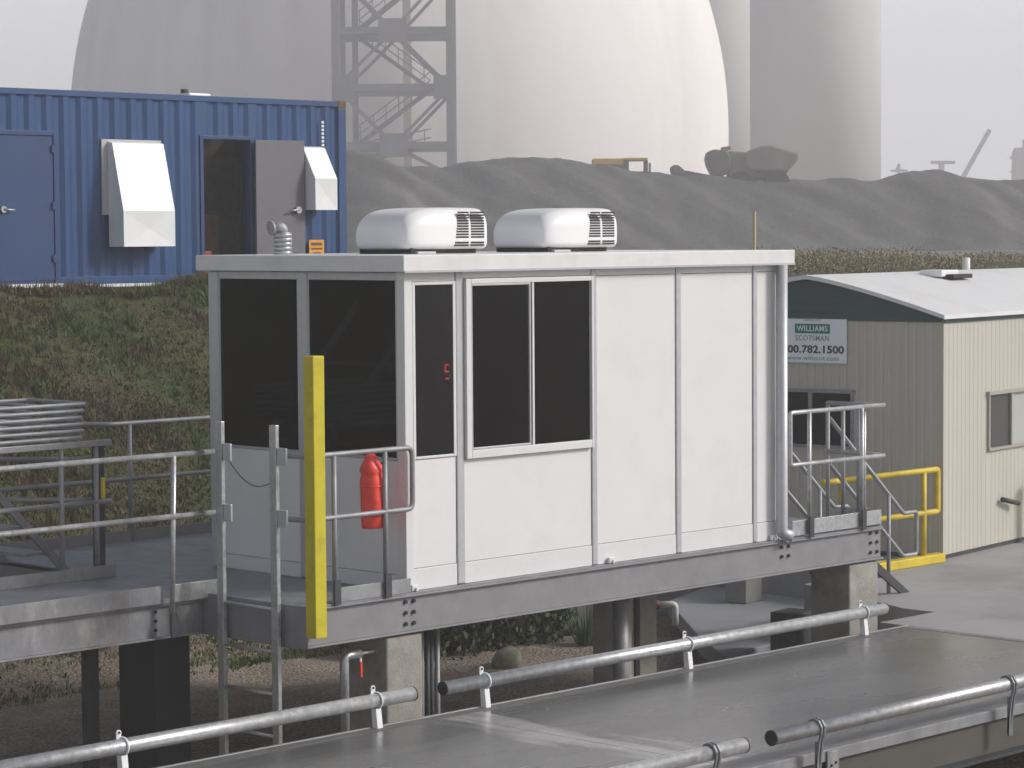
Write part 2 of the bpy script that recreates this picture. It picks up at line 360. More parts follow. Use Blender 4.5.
b.build('canister', GALV, v, smooth=True)
b = MB(); b.tube(fillet([(.42, 1.9, HR + .18), (.42, 1.9, HR + .225), (.34, 1.93, HR + .222)], .03), .045, 14); b.tube([(.34, 1.93, HR + .222), (.315, 1.935, HR + .218)], .06, 14)
b.build('cowl', GALVD, v, smooth=True)

# ------------------------------------------------------------------ platform
pf = thing('steel_platform', (2.5, 1.2, -.31), 'grey steel beam platform carrying the white cabin', 'platform')
XB, XE, YB = -1.06, 6.045, -.06
def ibeam(x0, x1, y, z0, z1, wd=.12, tf=.014):
    b = MB(); b.box(x0, x1, y, y + wd, z1 - tf, z1); b.box(x0, x1, y, y + wd, z0, z0 + tf); b.box(x0 + .002, x1 - .002, y + .035, y + .05, z0 + tf, z1 - tf); return b
ibeam(XB + .001, XE, YB, -.31, -.018).build('front_beam', BEAM, pf, bevel=.003)
ibeam(XB + .001, XE, 2.25, -.31, -.018).build('rear_beam', BEAM, pf)
b = MB(); b.box(XB - .006, XB + .0, YB + .001, YB + .12, -.309, -.019); b.box(XB, XB + .014, YB + .121, 4.2, -.31, -.018); b.box(XB - .0, XB + .08, YB + .121, 4.2, -.324, -.311)
b.build('end_beam', BEAM, pf)
b = MB(); b.box(XE - .014, XE - .001, YB + .121, 2.24, -.31, -.018); b.build('end_beam', BEAM, pf)
for x in (.5, 2.0, 3.5, 5.0): MB().box(x, x + .08, .065, 2.24, -.28, -.02).build('cross_beam', BEAM, pf)
b = MB(); b.box(XB, XE, YB + .012, 2.44, -.0165, -.002); b.box(-.93, 3.6, 2.442, 4.3, -.0165, -.002); b.build('floor_plate', FLOORM, pf)
b = MB(); b.box(-6, -.94, 4.1, 4.3, -.3, -.002); b.box(-.93, 3.6, 4.302, 4.32, -.25, .1); b.build('rear_edge_beam', BEAM, pf)
b = MB(); b.box(-.76, -.0, -.045, -.035, .0, .11); b.build('toe_board', GALVD, pf, bevel=.002)
b = MB(); b.box(4.70, 6.03, -.045, -.035, .015, .15); b.build('toe_board', GALV, pf, bevel=.002)
b = MB(); b.box(6.03, 6.042, -.03, .5, .0, .14); b.box(4.7, 6.03, 1.45, 1.46, 0, .14); b.build('toe_board', GALVD, pf)
def bolt(x, y, z, parent, r=.016): MB().tube([(x, y, z), (x, y - .016, z)], r, 8).build('bolt', BOLT, parent)
for x in (-.045, .04):
    for z in (-.07, -.155, -.24): bolt(x, -.026, z, pf)
for x in (4.56, 4.66):
    for z in (-.07, -.155): bolt(x, -.026, z, pf)
for x in (5.88, 5.98):
    for z in (-.06, -.15, -.24): bolt(x, -.026, z, pf)

wk = thing('steel_walkway', (-3.5, 1.75, -.31), 'weathered grey steel walkway leading left from the ladder beside the cabin', 'walkway')
ibeam(-8, XB - .002, 1.12, -.31, -.045, .14).build('front_beam', BEAMS, wk, bevel=.003)
ibeam(-8, XB - .002, 2.3, -.31, -.045, .12).build('rear_beam', BEAMS, wk)
MB().box(-8, XB - .002, 1.11, 2.44, -.043, -.003).build('floor_plate', FLOORM, wk)
MB().box(-8, -1.5, 1.09, 1.102, -.035, .1).build('toe_board', BEAMS, wk, bevel=.002)
MB().box(-1.40, -.93, 1.09, 1.102, -.035, .1).build('toe_board', GALV, wk, bevel=.002)
MB().box(-8, -.93, 2.43, 2.44, 0, .1).build('toe_board', GALVD, wk, bevel=.002)
for z in (-.1, -.17, -.24):
    for x in (-1.53, -1.38): bolt(x, 1.154, z, wk, .012)

# ------------------------------------------------------------------ railings
RG = 'grey steel handrails around the platform'
def railing(label, runs, posts, name='handrail', m=GALV, mp=None, cat='handrail', r=.021, group=RG, foot=None, loc=None):
    p0 = posts[0][0] if posts else runs[0][1][0]
    t = thing(name, loc or (p0[0], p0[1], p0[2]), label, cat, group)
    for nm, pts, fr in runs: MB().tube(fillet(pts, fr) if fr else pts, r, 12).build(nm, m, t, smooth=True)
    for a, b_ in posts:
        o = MB().tube([a, b_], r * .95, 12).build('post', mp or m, t, smooth=True)
        if foot: MB().box(a[0] - .03, a[0] + .03, a[1] - .035, a[1] - .02, a[2] - .03, a[2] + .15).build('foot_plate', DARKST, o)
    return t
railing('grey looped handrail behind the yellow post, with the red covered extinguisher on it',
        [('rail_loop', [(-1.09, .24, 1.11), (-1.02, -.04, 1.11), (.03, -.04, 1.11), (.03, -.04, .64), (-1.02, -.04, .64), (-1.09, .24, .64)], .06)],
        [((-.77, -.04, .02), (-.77, -.04, 1.1)), ((-.255, -.04, .02), (-.255, -.04, 1.1))], m=GALVD, foot=True)
railing('bright grey two-bar handrail along the front of the left walkway',
        [('top_rail', [(-8, 1.0, 1.095), (-1.065, 1.0, 1.095)], 0), ('mid_rail', [(-8, 1.0, .63), (-1.065, 1.0, .63)], 0)],
        [((-1.45, 1.05, -.26), (-1.45, 1.0, 1.09)), ((-4.6, 1.05, -.26), (-4.6, 1.0, 1.09))], foot=True)
railing('thin handrail along the back edge of the platform, against the grassy bank',
        [('top_rail', [(-.15, 5.1, 1.06), (.45, 4.32, 1.06), (3.5, 4.32, 1.06)], .05), ('mid_rail', [(-.9, 4.32, .56), (3.5, 4.32, .56)], 0)],
        [((.66, 4.32, 0), (.66, 4.32, 1.05)), ((2.6, 4.32, 0), (2.6, 4.32, 1.05))], m=GALVD)
railing('handrail on the right hand landing beside the cabin downpipe',
        [('rail_loop', [(6.06, -.05, 1.125), (4.66, -.05, 1.125), (4.66, -.05, .655), (6.06, -.05, .655)], .03)],
        [((4.935, -.05, .02), (4.935, -.05, 1.12)), ((5.72, -.05, .02), (5.72, -.05, 1.12)), ((5.82, .0, .02), (5.82, .0, 1.12))], foot=True)
railing('short handrail across the end of the right hand landing before the steps',
        [('top_rail', [(6.03, -.02, 1.12), (6.03, .58, 1.12)], 0), ('mid_rail', [(6.03, -.02, .66), (6.03, .58, .66)], 0)],
        [((6.03, .58, 0), (6.03, .58, 1.13)), ((6.03, .4, 0), (6.03, .4, 1.12)), ((6.03, .22, 0), (6.03, .22, 1.12))], m=GALVD)
for y, lb in ((.58, 'sloping handrail on the near side of the landing steps, ending in a loop'), (1.42, 'sloping handrail on the far side of the landing steps')):
    railing(lb, [('rail_loop', [(6.05, y, .98), (7.24, y, -.03), (7.46, y, -.03), (7.46, y, -.45), (7.24, y, -.45), (6.05, y, .54)], .03)],
            [((7.0, y, -.79), (7.0, y, .17))] + ([((6.3, y, -.25), (6.3, y, .75))] if y > 1 else []), m=GALVD)
st = thing('landing_steps', (6.6, 1, -.8), 'short flight of grey steel steps leading down from the landing to the pavement', 'steps')
for y in (.5, 1.43):
    MB().prism([(6.05, -.02), (6.05, -.14), (7.1, -.8), (7.24, -.8)], 1, y, y + .03).build('stringer', DARKST, st)
for k in range(3): MB().box(6.12 + k * .28, 6.42 + k * .28, .532, 1.428, -.22 - k * .2, -.19 - k * .2).build('tread', GALVD, st)

# left rack of stacked frames
rk = thing('railing_rack', (-2, 2.45, 0), 'grey steel rack on the walkway holding the stacked pipe frames', 'rack')
MB().box(-8, -.95, 2.43, 2.49, 1.06, 1.11).build('top_bar', GALVD, rk, bevel=.006)
MB().tube([(-8, 2.46, .61), (-.95, 2.46, .61)], .021, 10).build('mid_rail', GALV, rk, smooth=True)
for x in (-1.43, -1.09, -3.2): MB().tube([(x, 2.46, 0), (x, 2.46, 1.06)], .022, 10).build('post', GALVD, rk, smooth=True)
MB().box(-1.08, -.98, 2.50, 2.53, .0, 1.06).build('back_post', DARKST, rk)
for z in (.62, .95): MB().tube([(-1.05, 2.52, z), (-2.3, 4.0, z)], .02, 8).build('side_rail', GALVD, rk, smooth=True)
for k in range(6):
    t = thing('pipe_frame', (-2.6, 2.9, 1.12 + k * .053), '', 'frame', 'pipe frames stacked on the rack')
    t['label'] = ['grey pipe frame at the bottom of the stack on the rack', 'grey pipe frame second from the bottom of the stack', 'grey pipe frame third from the bottom of the stack',
                  'grey pipe frame third from the top of the stack', 'grey pipe frame second from the top of the stack', 'grey pipe frame lying on top of the stack'][k]
    z = 1.14 + k * .053; e = -1.2 + .02 * ((k * 7) % 3 - 1)
    MB().tube(fillet([(-6, 2.46, z), (e, 2.46, z), (e, 3.25, z + .0), (-6, 3.25, z)], .04), .0175, 10).build('frame_tube', GALVD, t, smooth=True)
    for x in (-1.62, -2.9, -4.2): MB().tube([(x, 2.46, z), (x, 3.25, z)], .015, 8).build('cross_bar', GALVD, t, smooth=True)
tag(MB().box(-1.075, -1.045, 2.40, 2.425, .64, .81).build('reflective_strip', YEL, bevel=.003), 'small yellow strip fixed to the rack post', 'strip')
# dark stair beyond the walkway
s2 = thing('rear_steps', (-1.8, 3.0, -.02), 'dim grey steel steps rising behind the left walkway', 'steps')
for y in (2.98, 3.85): MB().prism([(-.97, 0), (-1.06, 0), (-3.0, 2.02), (-3.0, 2.12)], 1, y, y + .03).build('stringer', GALVD, s2)
for k in range(7): MB().box(-1.42 - k * .22, -1.19 - k * .22, 3.01, 3.849, .15 + k * .23, .175 + k * .23).build('tread', GALVD, s2)

# ladder
ld = thing('access_ladder', (-1.1, .55, -1.6), 'grey fixed ladder rising to the platform between walkway and cabin', 'ladder')
for y in (.2, .83): MB().box(-1.13, -1.095, y, y + .074, -1.6, 1.335).build('side_rail', GALV, ld, bevel=.004)
for k in range(6): MB().tube([(-1.112, .27, .0 - k * .32 - .04), (-1.112, .832, -.04 - k * .32)], .014, 8).build('rung', GALV, ld, smooth=True)
for y0, y1 in ((.1, .199), (.74, .829)):
    for z in (1.04, .58): MB().box(-1.12, -1.1, y0, y1, z, z + .13).build('bracket', ALU, ld, bevel=.004)
b = MB(); b.tube([(-1.095, .8 - .5 * k / 12, 1.06 - .16 * k / 12 - .1 * math.sin(math.pi * k / 12) ** .9) for k in range(13)], .0045, 6); b.build('safety_chain', DARKST, ld, smooth=True)

tag(MB().box(-1.085, -.975, -.178, -.066, -.222, 1.855).build('yellow_guard_post', YEL, bevel=.006), 'tall square yellow steel post bolted to the platform corner', 'post')
# extinguisher
fe = thing('fire_extinguisher', (-.36, .04, .51), 'fire extinguisher under a bright red vinyl cover hanging on the handrail', 'fire extinguisher')
prof = [(.0, .51), (.088, .512), (.095, .53), (.094, .60), (.096, .68), (.092, .76), (.097, .84), (.098, .885), (.088, .91), (.086, .93), (.098, .95), (.082, .99), (.055, 1.03), (.05, 1.055), (.03, 1.078), (0, 1.082)]
b = MB(); n = 24; vs = []
for r_, z in prof:
    for k in range(n):
        a = 2 * math.pi * k / n; q = 1 + .06 * math.sin(3 * a + z * 9) + .14 * noise.noise(Vector((math.cos(a) * 1.5, math.sin(a) * 1.5, z * 9)))
        sh = .02 * sstep(.9, 1.05, z)
        vs.append((-.285 - sh + r_ * q * math.cos(a), .065 + r_ * q * math.sin(a) * .9, z))
b.add(vs, [(i * n + k, i * n + (k + 1) % n, (i + 1) * n + (k + 1) % n, (i + 1) * n + k) for i in range(len(prof) - 1) for k in range(n)])
b.build('cover', RED, fe, smooth=True)
b = MB(); b.tube([(-.285 + .1 * math.cos(a), .065 + .09 * math.sin(a), .835) for a in [R(10 * k) for k in range(37)]], .006, 6); b.build('strap', RED, fe, smooth=True)
b = MB(); b.tube([(-.22, .03, 1.0), (-.205, -.0, 1.03), (-.2, -.01, 1.06)], .012, 8); b.build('hose', DARKST, fe, smooth=True)

# ------------------------------------------------------------------ piers and things under the platform
def pier(x0, x1, y0, y1, z1, label, m=CONC, z0=-1.9):
    return tag(MB().box(x0, x1, y0, y1, z0, z1).build('concrete_pier', m, bevel=.015), label, 'pier', 'concrete piers under the platform')
pier(-.245, .13, -.03, .42, -.326, 'pale concrete pier beside the valve pipe under the cabin corner')
pier(5.56, 6.0, -.03, .42, -.326, 'pale concrete pier under the right hand end of the platform')
pier(2.9, 3.15, .5, .74, -.326, 'dark concrete pier in shade beneath the middle of the cabin')
pier(3.68, 4.05, 1.0, 1.18, -.326, 'grey concrete pier set back behind the black column', z0=-1.9)
pier(-1.38, -1.04, 1.35, 1.82, -.326, 'black pier under the left walkway', mat('black_pier', (.02, .02, .022), .7, var=.2))  # this pier is coloured black on all sides
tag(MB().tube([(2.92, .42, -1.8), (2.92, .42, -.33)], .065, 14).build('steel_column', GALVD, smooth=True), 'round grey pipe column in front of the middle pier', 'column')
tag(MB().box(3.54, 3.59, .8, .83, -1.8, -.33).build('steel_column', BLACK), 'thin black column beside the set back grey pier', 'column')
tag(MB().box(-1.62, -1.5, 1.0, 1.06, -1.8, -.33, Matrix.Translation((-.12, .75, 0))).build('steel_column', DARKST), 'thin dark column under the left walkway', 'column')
cb = thing('cable_conduits', (.35, .2, -1.7), 'bundle of dark vertical conduits right of the pale corner pier', 'conduit')
for k in range(5): MB().tube([(.31 + k * .055, .22 + .01 * (k % 2), -1.7), (.31 + k * .055, .22 + .01 * (k % 2), -.33)], .02, 8).build('conduit', [DARKST, CONCG, DARKST, DARKST, GALVD][k], cb, smooth=True)
vp = thing('valve_pipe', (-.56, .1, -1.6), 'grey standpipe with elbow and small red handled valve', 'pipe')
MB().tube(fillet([(-.56, .1, -1.6), (-.56, .1, -.44), (-.40, .1, -.44)], .05), .035, 12).build('pipe', GALV, vp, smooth=True)
MB().tube([(-.40, .1, -.44), (-.26, .1, -.44)], .012, 8).build('nipple', PVC, vp, smooth=True)
MB().box(-.41, -.395, .085, .1, -.50, -.44).build('valve_stem', PVC, vp)
MB().box(-.412, -.392, .08, .1, -.62, -.50).build('handle', RED, vp, bevel=.004)
pc = thing('drain_pipe', (6.3, 2.8, -1.25), 'white plastic drain pipe with an elbow standing beside the slab', 'pipe')
MB().tube(fillet([(6.33, 2.75, -1.25), (6.33, 2.75, -1.04), (6.23, 2.87, -1.04)], .04), .035, 12).build('pipe', PVC, pc, smooth=True)
MB().tube([(6.23, 2.87, -1.04), (6.16, 2.95, -1.04)], .045, 12).build('cap', mat('red_brown_cap', (.12, .04, .035), .6), pc, smooth=True)
tag(MB().box(-.17, .17, -.13, .13, -1.248, -.97, Matrix.Translation((8.1, 3.3, 0)) @ Matrix.Rotation(R(8), 4, 'Z')).build('concrete_block', CONCG, bevel=.01), 'square greenish grey block standing on the slab under the cabin', 'block')
tag(MB().box(-.1, .25, .0, .3, -1.248, -.86, Matrix.Translation((5.75, .66, 0)) @ Matrix.Rotation(R(8), 4, 'Z')).build('equipment_box', DARKST, bevel=.01), 'dark box on the slab just behind the right hand pier', 'box')
def rock(name, x, y, z, s, m, label):
    import bmesh
    bm = bmesh.new(); bmesh.ops.create_icosphere(bm, subdivisions=3, radius=1)
    for v_ in bm.verts:
        k = 1 + .3 * noise.noise(v_.co * 1.3 + Vector((x, y, z))); v_.co = Vector((v_.co.x * s[0], v_.co.y * s[1], v_.co.z * s[2])) * k
    me = bpy.data.meshes.new(name); bm.to_mesh(me); bm.free(); me.materials.append(m)
    for pl in me.polygons: pl.use_smooth = True
    o = bpy.data.objects.new(name, me); COL.objects.link(o); o.location = (x, y, z); W[o.name] = Matrix.Translation((x, y, z)); return tag(o, label, 'rock')
rock('field_stone', 4.85, 3.7, -1.54, (.16, .15, .14), STONE, 'rounded pale stone in front of the shrubbery under the cabin')

# ------------------------------------------------------------------ weighbridge
ZD = -.8
def deck_material():
    m = bpy.data.materials.new('worn_deck'); m.use_nodes = True; nt = m.node_tree; N = nt.nodes; L = nt.links; b = N['Principled BSDF']
    geo = N.new('ShaderNodeNewGeometry')
    mp = N.new('ShaderNodeMapping'); mp.inputs['Scale'].default_value = (.35, 1.3, 1); L.new(geo.outputs['Position'], mp.inputs['Vector'])
    n1 = N.new('ShaderNodeTexNoise'); n1.inputs['Scale'].default_value = 1.1; n1.inputs['Detail'].default_value = 6; n1.inputs['Roughness'].default_value = .5; L.new(mp.outputs[0], n1.inputs['Vector'])
    r1 = N.new('ShaderNodeValToRGB'); e = r1.color_ramp.elements; e[0].position = .3; e[0].color = (.1, .103, .107, 1); e[1].position = .72; e[1].color = (.18, .184, .19, 1)
    L.new(n1.outputs['Fac'], r1.inputs['Fac'])
    n2 = N.new('ShaderNodeTexNoise'); n2.inputs['Scale'].default_value = 70; n2.inputs['Detail'].default_value = 3; L.new(geo.outputs['Position'], n2.inputs['Vector'])
    mx = N.new('ShaderNodeMix'); mx.data_type = 'RGBA'; mx.blend_type = 'OVERLAY'; mx.inputs[0].default_value = .45
    L.new(r1.outputs['Color'], mx.inputs[6]); L.new(n2.outputs['Fac'], mx.inputs[7]); 
    # muddy wear near the joints, following x
    sep = N.new('ShaderNodeSeparateXYZ'); L.new(geo.outputs['Position'], sep.inputs[0])
    ad = N.new('ShaderNodeMath'); ad.operation = 'ADD'; ad.inputs[1].default_value = .38; L.new(sep.outputs['X'], ad.inputs[0])
    ab = N.new('ShaderNodeMath'); ab.operation = 'ABSOLUTE'; L.new(ad.outputs[0], ab.inputs[0])
    n3 = N.new('ShaderNodeTexNoise'); n3.inputs['Scale'].default_value = 2.6; n3.inputs['Detail'].default_value = 5
    mp3 = N.new('ShaderNodeMapping'); mp3.inputs['Scale'].default_value = (2.4, .5, 1); L.new(geo.outputs['Position'], mp3.inputs['Vector']); L.new(mp3.outputs[0], n3.inputs['Vector'])
    sb = N.new('ShaderNodeMath'); sb.operation = 'SUBTRACT'; L.new(n3.outputs['Fac'], sb.inputs[0]); L.new(ab.outputs[0], sb.inputs[1])
    r3 = N.new('ShaderNodeValToRGB'); e = r3.color_ramp.elements; e[0].position = .22; e[0].color = (0, 0, 0, 1); e[1].position = .42; e[1].color = (1, 1, 1, 1); L.new(sb.outputs[0], r3.inputs['Fac'])
    m3 = N.new('ShaderNodeMix'); m3.data_type = 'RGBA'; L.new(r3.outputs['Color'], m3.inputs[0]); L.new(mx.outputs[2], m3.inputs[6]); m3.inputs[7].default_value = (.38, .38, .39, 1)
    n5 = N.new('ShaderNodeTexNoise'); n5.inputs['Scale'].default_value = 1; n5.inputs['Detail'].default_value = 7; mp5 = N.new('ShaderNodeMapping'); mp5.inputs['Scale'].default_value = (.3, 3.2, 1)
    L.new(geo.outputs['Position'], mp5.inputs['Vector']); L.new(mp5.outputs[0], n5.inputs['Vector'])
    r5 = N.new('ShaderNodeValToRGB'); e = r5.color_ramp.elements; e[0].position = .5; e[0].color = (0, 0, 0, 1); e[1].position = .75; e[1].color = (.55, .55, .55, 1); L.new(n5.outputs['Fac'], r5.inputs['Fac'])
    m5 = N.new('ShaderNodeMix'); m5.data_type = 'RGBA'; L.new(r5.outputs['Color'], m5.inputs[0]); L.new(m3.outputs[2], m5.inputs[6]); m5.inputs[7].default_value = (.19, .192, .198, 1)
    L.new(m5.outputs[2], b.inputs['Base Color'])
    mr = N.new('ShaderNodeMapRange'); mr.inputs['From Min'].default_value = .3; mr.inputs['From Max'].default_value = .7; mr.inputs['To Min'].default_value = .2; mr.inputs['To Max'].default_value = .32
    L.new(n1.outputs['Fac'], mr.inputs['Value']); L.new(mr.outputs[0], b.inputs['Roughness'])
    bp = N.new('ShaderNodeBump'); bp.inputs['Strength'].default_value = .12; bp.inputs['Distance'].default_value = .01; L.new(n2.outputs['Fac'], bp.inputs['Height']); L.new(bp.outputs[0], b.inputs['Normal'])
    return m
DECK = deck_material()
wb = thing('truck_scale_deck', (0, -2.2, -1.6), 'long dark steel truck scale deck running below the cabin platform', 'truck scale')
YF, YN = -.8, -3.66
MB().box(-9, -.395, YN, YF, ZD - .03, ZD).build('deck_plate', DECK, wb)
MB().box(-.385, 5.33, YN, YF, ZD - .03, ZD).build('deck_plate', DECK, wb)
MB().box(5.335, 5.40, YN, YF, ZD - .03, ZD + .004).build('end_strip', CONCG, wb)
b = MB(); b.box(-9, 5.4, YF + .001, YF + .03, ZD - .1, ZD + .012); b.box(-9, 5.4, YN - .03, YN - .001, ZD - .07, ZD + .009); b.build('edge_angle', GALVD, wb, bevel=.003)
MB().box(-9, 5.33, YN, YN + .24, ZD + .001, ZD + .008).build('edge_strip', mat('scale_edge_paint', (.2, .2, .21), .5, var=.15, scale=6), wb)
MB().box(-9, 5.33, YF - .1, YF, ZD + .001, ZD + .006).build('edge_strip', mat('scale_edge_dusty', (.13, .13, .13), .6, var=.2, scale=6), wb)
b = MB(); b.box(-9, 5.38, YN + .01, YN + .05, ZD - .32, ZD - .031); b.box(-9, 5.38, YF - .06, YF - .01, ZD - .32, ZD - .031); b.build('side_girder', mat('girder_brown_grey', (.08, .076, .068), .7, var=.15, scale=2), wb)
MB().box(-9, 5.38, YN - .07, YN + .05, ZD - .345, ZD - .322).build('lower_flange', DARKST, wb)
gp = MB().box(.43, .56, YN - .045, YN - .032, ZD - .31, ZD - .0).build('gusset_plate', BEAMS, wb, bevel=.003)
for x, z in ((.47, -.9), (.52, -.885), (.47, -1.02), (.52, -1.005)): MB().tube([(x, YN - .045, z), (x, YN - .055, z)], .009, 8).build('bolt_hole', BOLT, gp)
GR = 'galvanised guide rails along the truck scale'
def guide(x0, x1, y, posts, label, far):
    t = thing('guide_rail', (x0, y, ZD), label, 'guide rail', GR)
    ro, ri, z = .051, .044, -.6
    n = 20; vs = []; xs_ = [x0, x0 + .001, x1 - .001, x1]
    b = MB(); 
    for x, r_ in ((x0 + .05, ri), (x0, ri), (x0, ro), (x1, ro), (x1, ri), (x1 - .05, ri)):
        for k in range(n): a = 2 * math.pi * k / n; vs.append((x, y + r_ * math.cos(a), z + r_ * math.sin(a)))
    fs = [(i * n + k, i * n + (k + 1) % n, (i + 1) * n + (k + 1) % n, (i + 1) * n + k) for i in range(5) for k in range(n)]
    b.add(vs, fs); b.build('pipe', GALV, t)
    for pl in t.children[0].data.polygons if False else []: pass
    for o in bpy.data.objects:
        if o.parent == t:
            for i, pl in enumerate(o.data.polygons): pl.use_smooth = True
    MB().tube([(x0 - .004, y, z), (x0 + .006, y, z)], .0525, 20).build('end_plug', BLACK, t); MB().tube([(x1 - .006, y, z), (x1 + .004, y, z)], .0525, 20).build('end_plug', BLACK, t)
    for x in posts:
        b = MB()
        if far:
            b.prism([(y - .048, ZD + .002), (y + .01, ZD + .002), (y + .02, -.655), (y - .03, -.655)], 0, x - .026, x + .026)
            o = b.build('bracket', HOOD, t, bevel=.003)
            # ring clamp with upright eye
            b = MB(); b.tube([(x + .012, y + .058 * math.cos(R(a)), z + .058 * math.sin(R(a))) for a in range(0, 361, 20)], .008, 8)
            b.build('clamp', HOOD, o, smooth=True)
            b = MB(); b.box(x - .024, x + .014, y + .02, y + .028, z + .045, z + .085); b.tube([(x - .005, y + .018, z + .088), (x - .005, y + .03, z + .088)], .02, 12); b.build('eye_plate', HOOD, o, smooth=False)
            b = MB(); b.tube([(x - .005, y + .012, z + .09), (x - .005, y + .035, z + .09)], .009, 8); b.build('bolt', BOLT, o)
        else:
            b = MB()
            cl = [(.05, .02), (.035, .05), (.0, .062), (-.04, .052), (-.064, .015), (-.062, -.03), (-.045, -.09), (-.03, -.2), (-.02, -.36)]
            cl = [Vector((0, p_, q_)) for p_, q_ in cl]; inn = []; outn = []
            for i_, c_ in enumerate(cl):
                d_ = (cl[min(i_ + 1, len(cl) - 1)] - cl[max(i_ - 1, 0)]).normalized(); nn = Vector((0, -d_.z, d_.y)) * .007
                inn.append(c_ + nn); outn.append(c_ - nn)
            for i_ in range(len(cl) - 1):
                b.prism([(y + q.y, z + q.z) for q in (inn[i_], inn[i_ + 1], outn[i_ + 1], outn[i_])], 0, x, x + .016)
                b.prism([(y + q.y, z + q.z) for q in (inn[i_], inn[i_ + 1], outn[i_ + 1], outn[i_])], 0, x + .034, x + .05)
            b.box(x + .0, x + .05, y - .03, y - .012, z - .38, z - .09)
            b.build('bracket', mat('bracket_blue_grey', (.2, .225, .235), .5, metal=.3, var=.2, scale=30), t, smooth=False)
    return t
guide(-5.2, -.70, -.8, (-3.33, -1.07), 'galvanised guide rail on the far edge of the scale, ending left of the pale pier', True)
guide(-.40, 5.05, -.8, (.03, 2.36, 4.73), 'long galvanised guide rail on the far edge of the scale below the cabin beam', True)
guide(-5, -.56, -3.78, (-.92, -3.2), 'short visible end of guide rail at the bottom edge, near side of the scale', False)
guide(-.25, 5.0, -3.76, (.2, 2.50), 'galvanised guide rail on the near side of the scale at bottom right', False)

# ------------------------------------------------------------------ yellow barrier and site trailer
TA = R(8.2); TB = Matrix.Translation((9.51, 1.7, -.8)) @ Matrix.Rotation(TA, 4, 'Z')
yb = thing('yellow_barrier', (8.4, 1.62, -.8), 'yellow two-bar guard rail with kerb bar in front of the cream trailer end', 'barrier')
MB().tube(fillet([(7.62, 1.62, -.2), (7.62, 1.62, .2), (7.3, 1.62, .2)], .03), .032, 12).build('end_hoop', YEL2, yb, smooth=True)
MB().tube(fillet([(7.6, 1.62, .2), (9.3, 1.62, .2), (9.3, 1.62, -.25), (7.6, 1.62, -.25)], .03), .032, 12).build('rail_loop', YEL2, yb, smooth=True)
for x in (9.05, 7.62): MB().tube([(x, 1.62, -.8), (x, 1.62, .2)], .03, 12).build('post', YEL2, yb, smooth=True)
MB().box(8.05, 9.37, 1.56, 1.68, -.798, -.70).build('kerb_bar', YEL2, yb, bevel=.01)
tl = thing('site_trailer', (9.51, 1.7, -.8), 'cream ribbed site trailer with white roof and dark green gable', 'trailer', rz=TA)
TL, TW = 13.0, 3.28
def ribs(a, b, pitch=.1, gw=.02, gd=.005):
    out = [(a, 0)]; x = a + pitch
    while x < b - gw:
        out += [(x - gw, 0), (x - gw * .4, gd), (x + gw * .4, gd), (x + gw, 0)] if True else []
        x += pitch
    out.append((b, 0)); return out
def ribwall(name, a, b, z0, z1, f, parent, m, **k):
    pr_ = ribs(a, b, **k); vs = [f(u, d, z) for z in (z0, z1) for u, d in pr_]; n = len(pr_)
    return MB().add(vs, [(i, i + 1, n + i + 1, n + i) for i in range(n - 1)]).build(name, m, parent)
fs_side = lambda u, d, z: TB @ Vector((u, d, z)); fs_end = lambda u, d, z: TB @ Vector((d, u, z))
def wall_with_hole(nm, L0, L1, H, w, f, **k):
    a, b_, z0, z1 = w
    ribwall(nm, L0, a, .05, H, f, tl, TAN, **k); ribwall(nm, b_, L1, .05, H, f, tl, TAN, **k)
    ribwall(nm, a, b_, .05, z0, f, tl, TAN, **k); ribwall(nm, a, b_, z1, H, f, tl, TAN, **k)
wall_with_hole('side_wall', .03, TL, 2.56, (1.07, 2.2, 1.10, 1.75), fs_side, pitch=.1)
wall_with_hole('end_wall', .03, TW - .03, 2.58, (1.08, 2.05, 1.15, 1.79), fs_end, pitch=.1)
ribwall('back_wall', .0, TL, .05, 2.58, lambda u, d, z: TB @ Vector((u, TW - d, z)), tl, TAN)
MB().box(TL - .02, TL, 0, TW, .05, 2.56, TB).build('end_wall', TAN, tl)
b = MB(); b.box(0, .06, -.006, .03, .04, 2.58, TB); b.box(-.006, .03, .031, .06, .04, 2.58, TB); b.build('corner_trim', mat('cream_trim', (.48, .46, .38), .5), tl)
b = MB(); b.box(.02, TL - .02, .02, TW - .02, .001, .06, TB); b.build('skirting', DARKST, tl)
b = MB(); b.box(.06, .1, .1, TW - .1, .1, 2.4, TB) if False else None
# gable, lapped boards
gb = MB(); HW = TW / 2; zr = 3.86 - .0
g0, g1 = 2.56, 3.02
def thalf(z): return HW - min(1, (max(0, 3.03 - z) / .42) ** (1 / 1.25)) * (HW + .05)
for k in range(5):
    za = g0 + k * .092; zb = min(3.015, za + .094)
    ta, tb = max(0, thalf(za)), max(0, thalf(zb))
    gb.add([TB @ Vector(q) for q in ((-.022, ta, za), (-.022, TW - ta, za), (-.006, TW - tb, zb), (-.006, tb, zb), (.0, ta, za), (.0, TW - ta, za))], [(0, 1, 2, 3), (4, 5, 1, 0)])
gb.build('gable', GREEN, tl)
MB().box(.0, TL, -.016, .01, 2.55, 2.625, TB).build('eave_band', GREEN, tl)
rf = MB(); ov = .1
prof_r = []
for k in range(-10, 11):
    tt = HW + k / 10 * (HW + .06); a = abs(k) / 10
    prof_r.append((tt, 3.06 - .42 * (a ** 1.25)))
n = len(prof_r); vs = []
for s_ in (-.09, TL + .09):
    for dz in (0, -.045):
        for t_, z in prof_r: vs.append(TB @ Vector((s_, t_, z + dz)))
fs = []
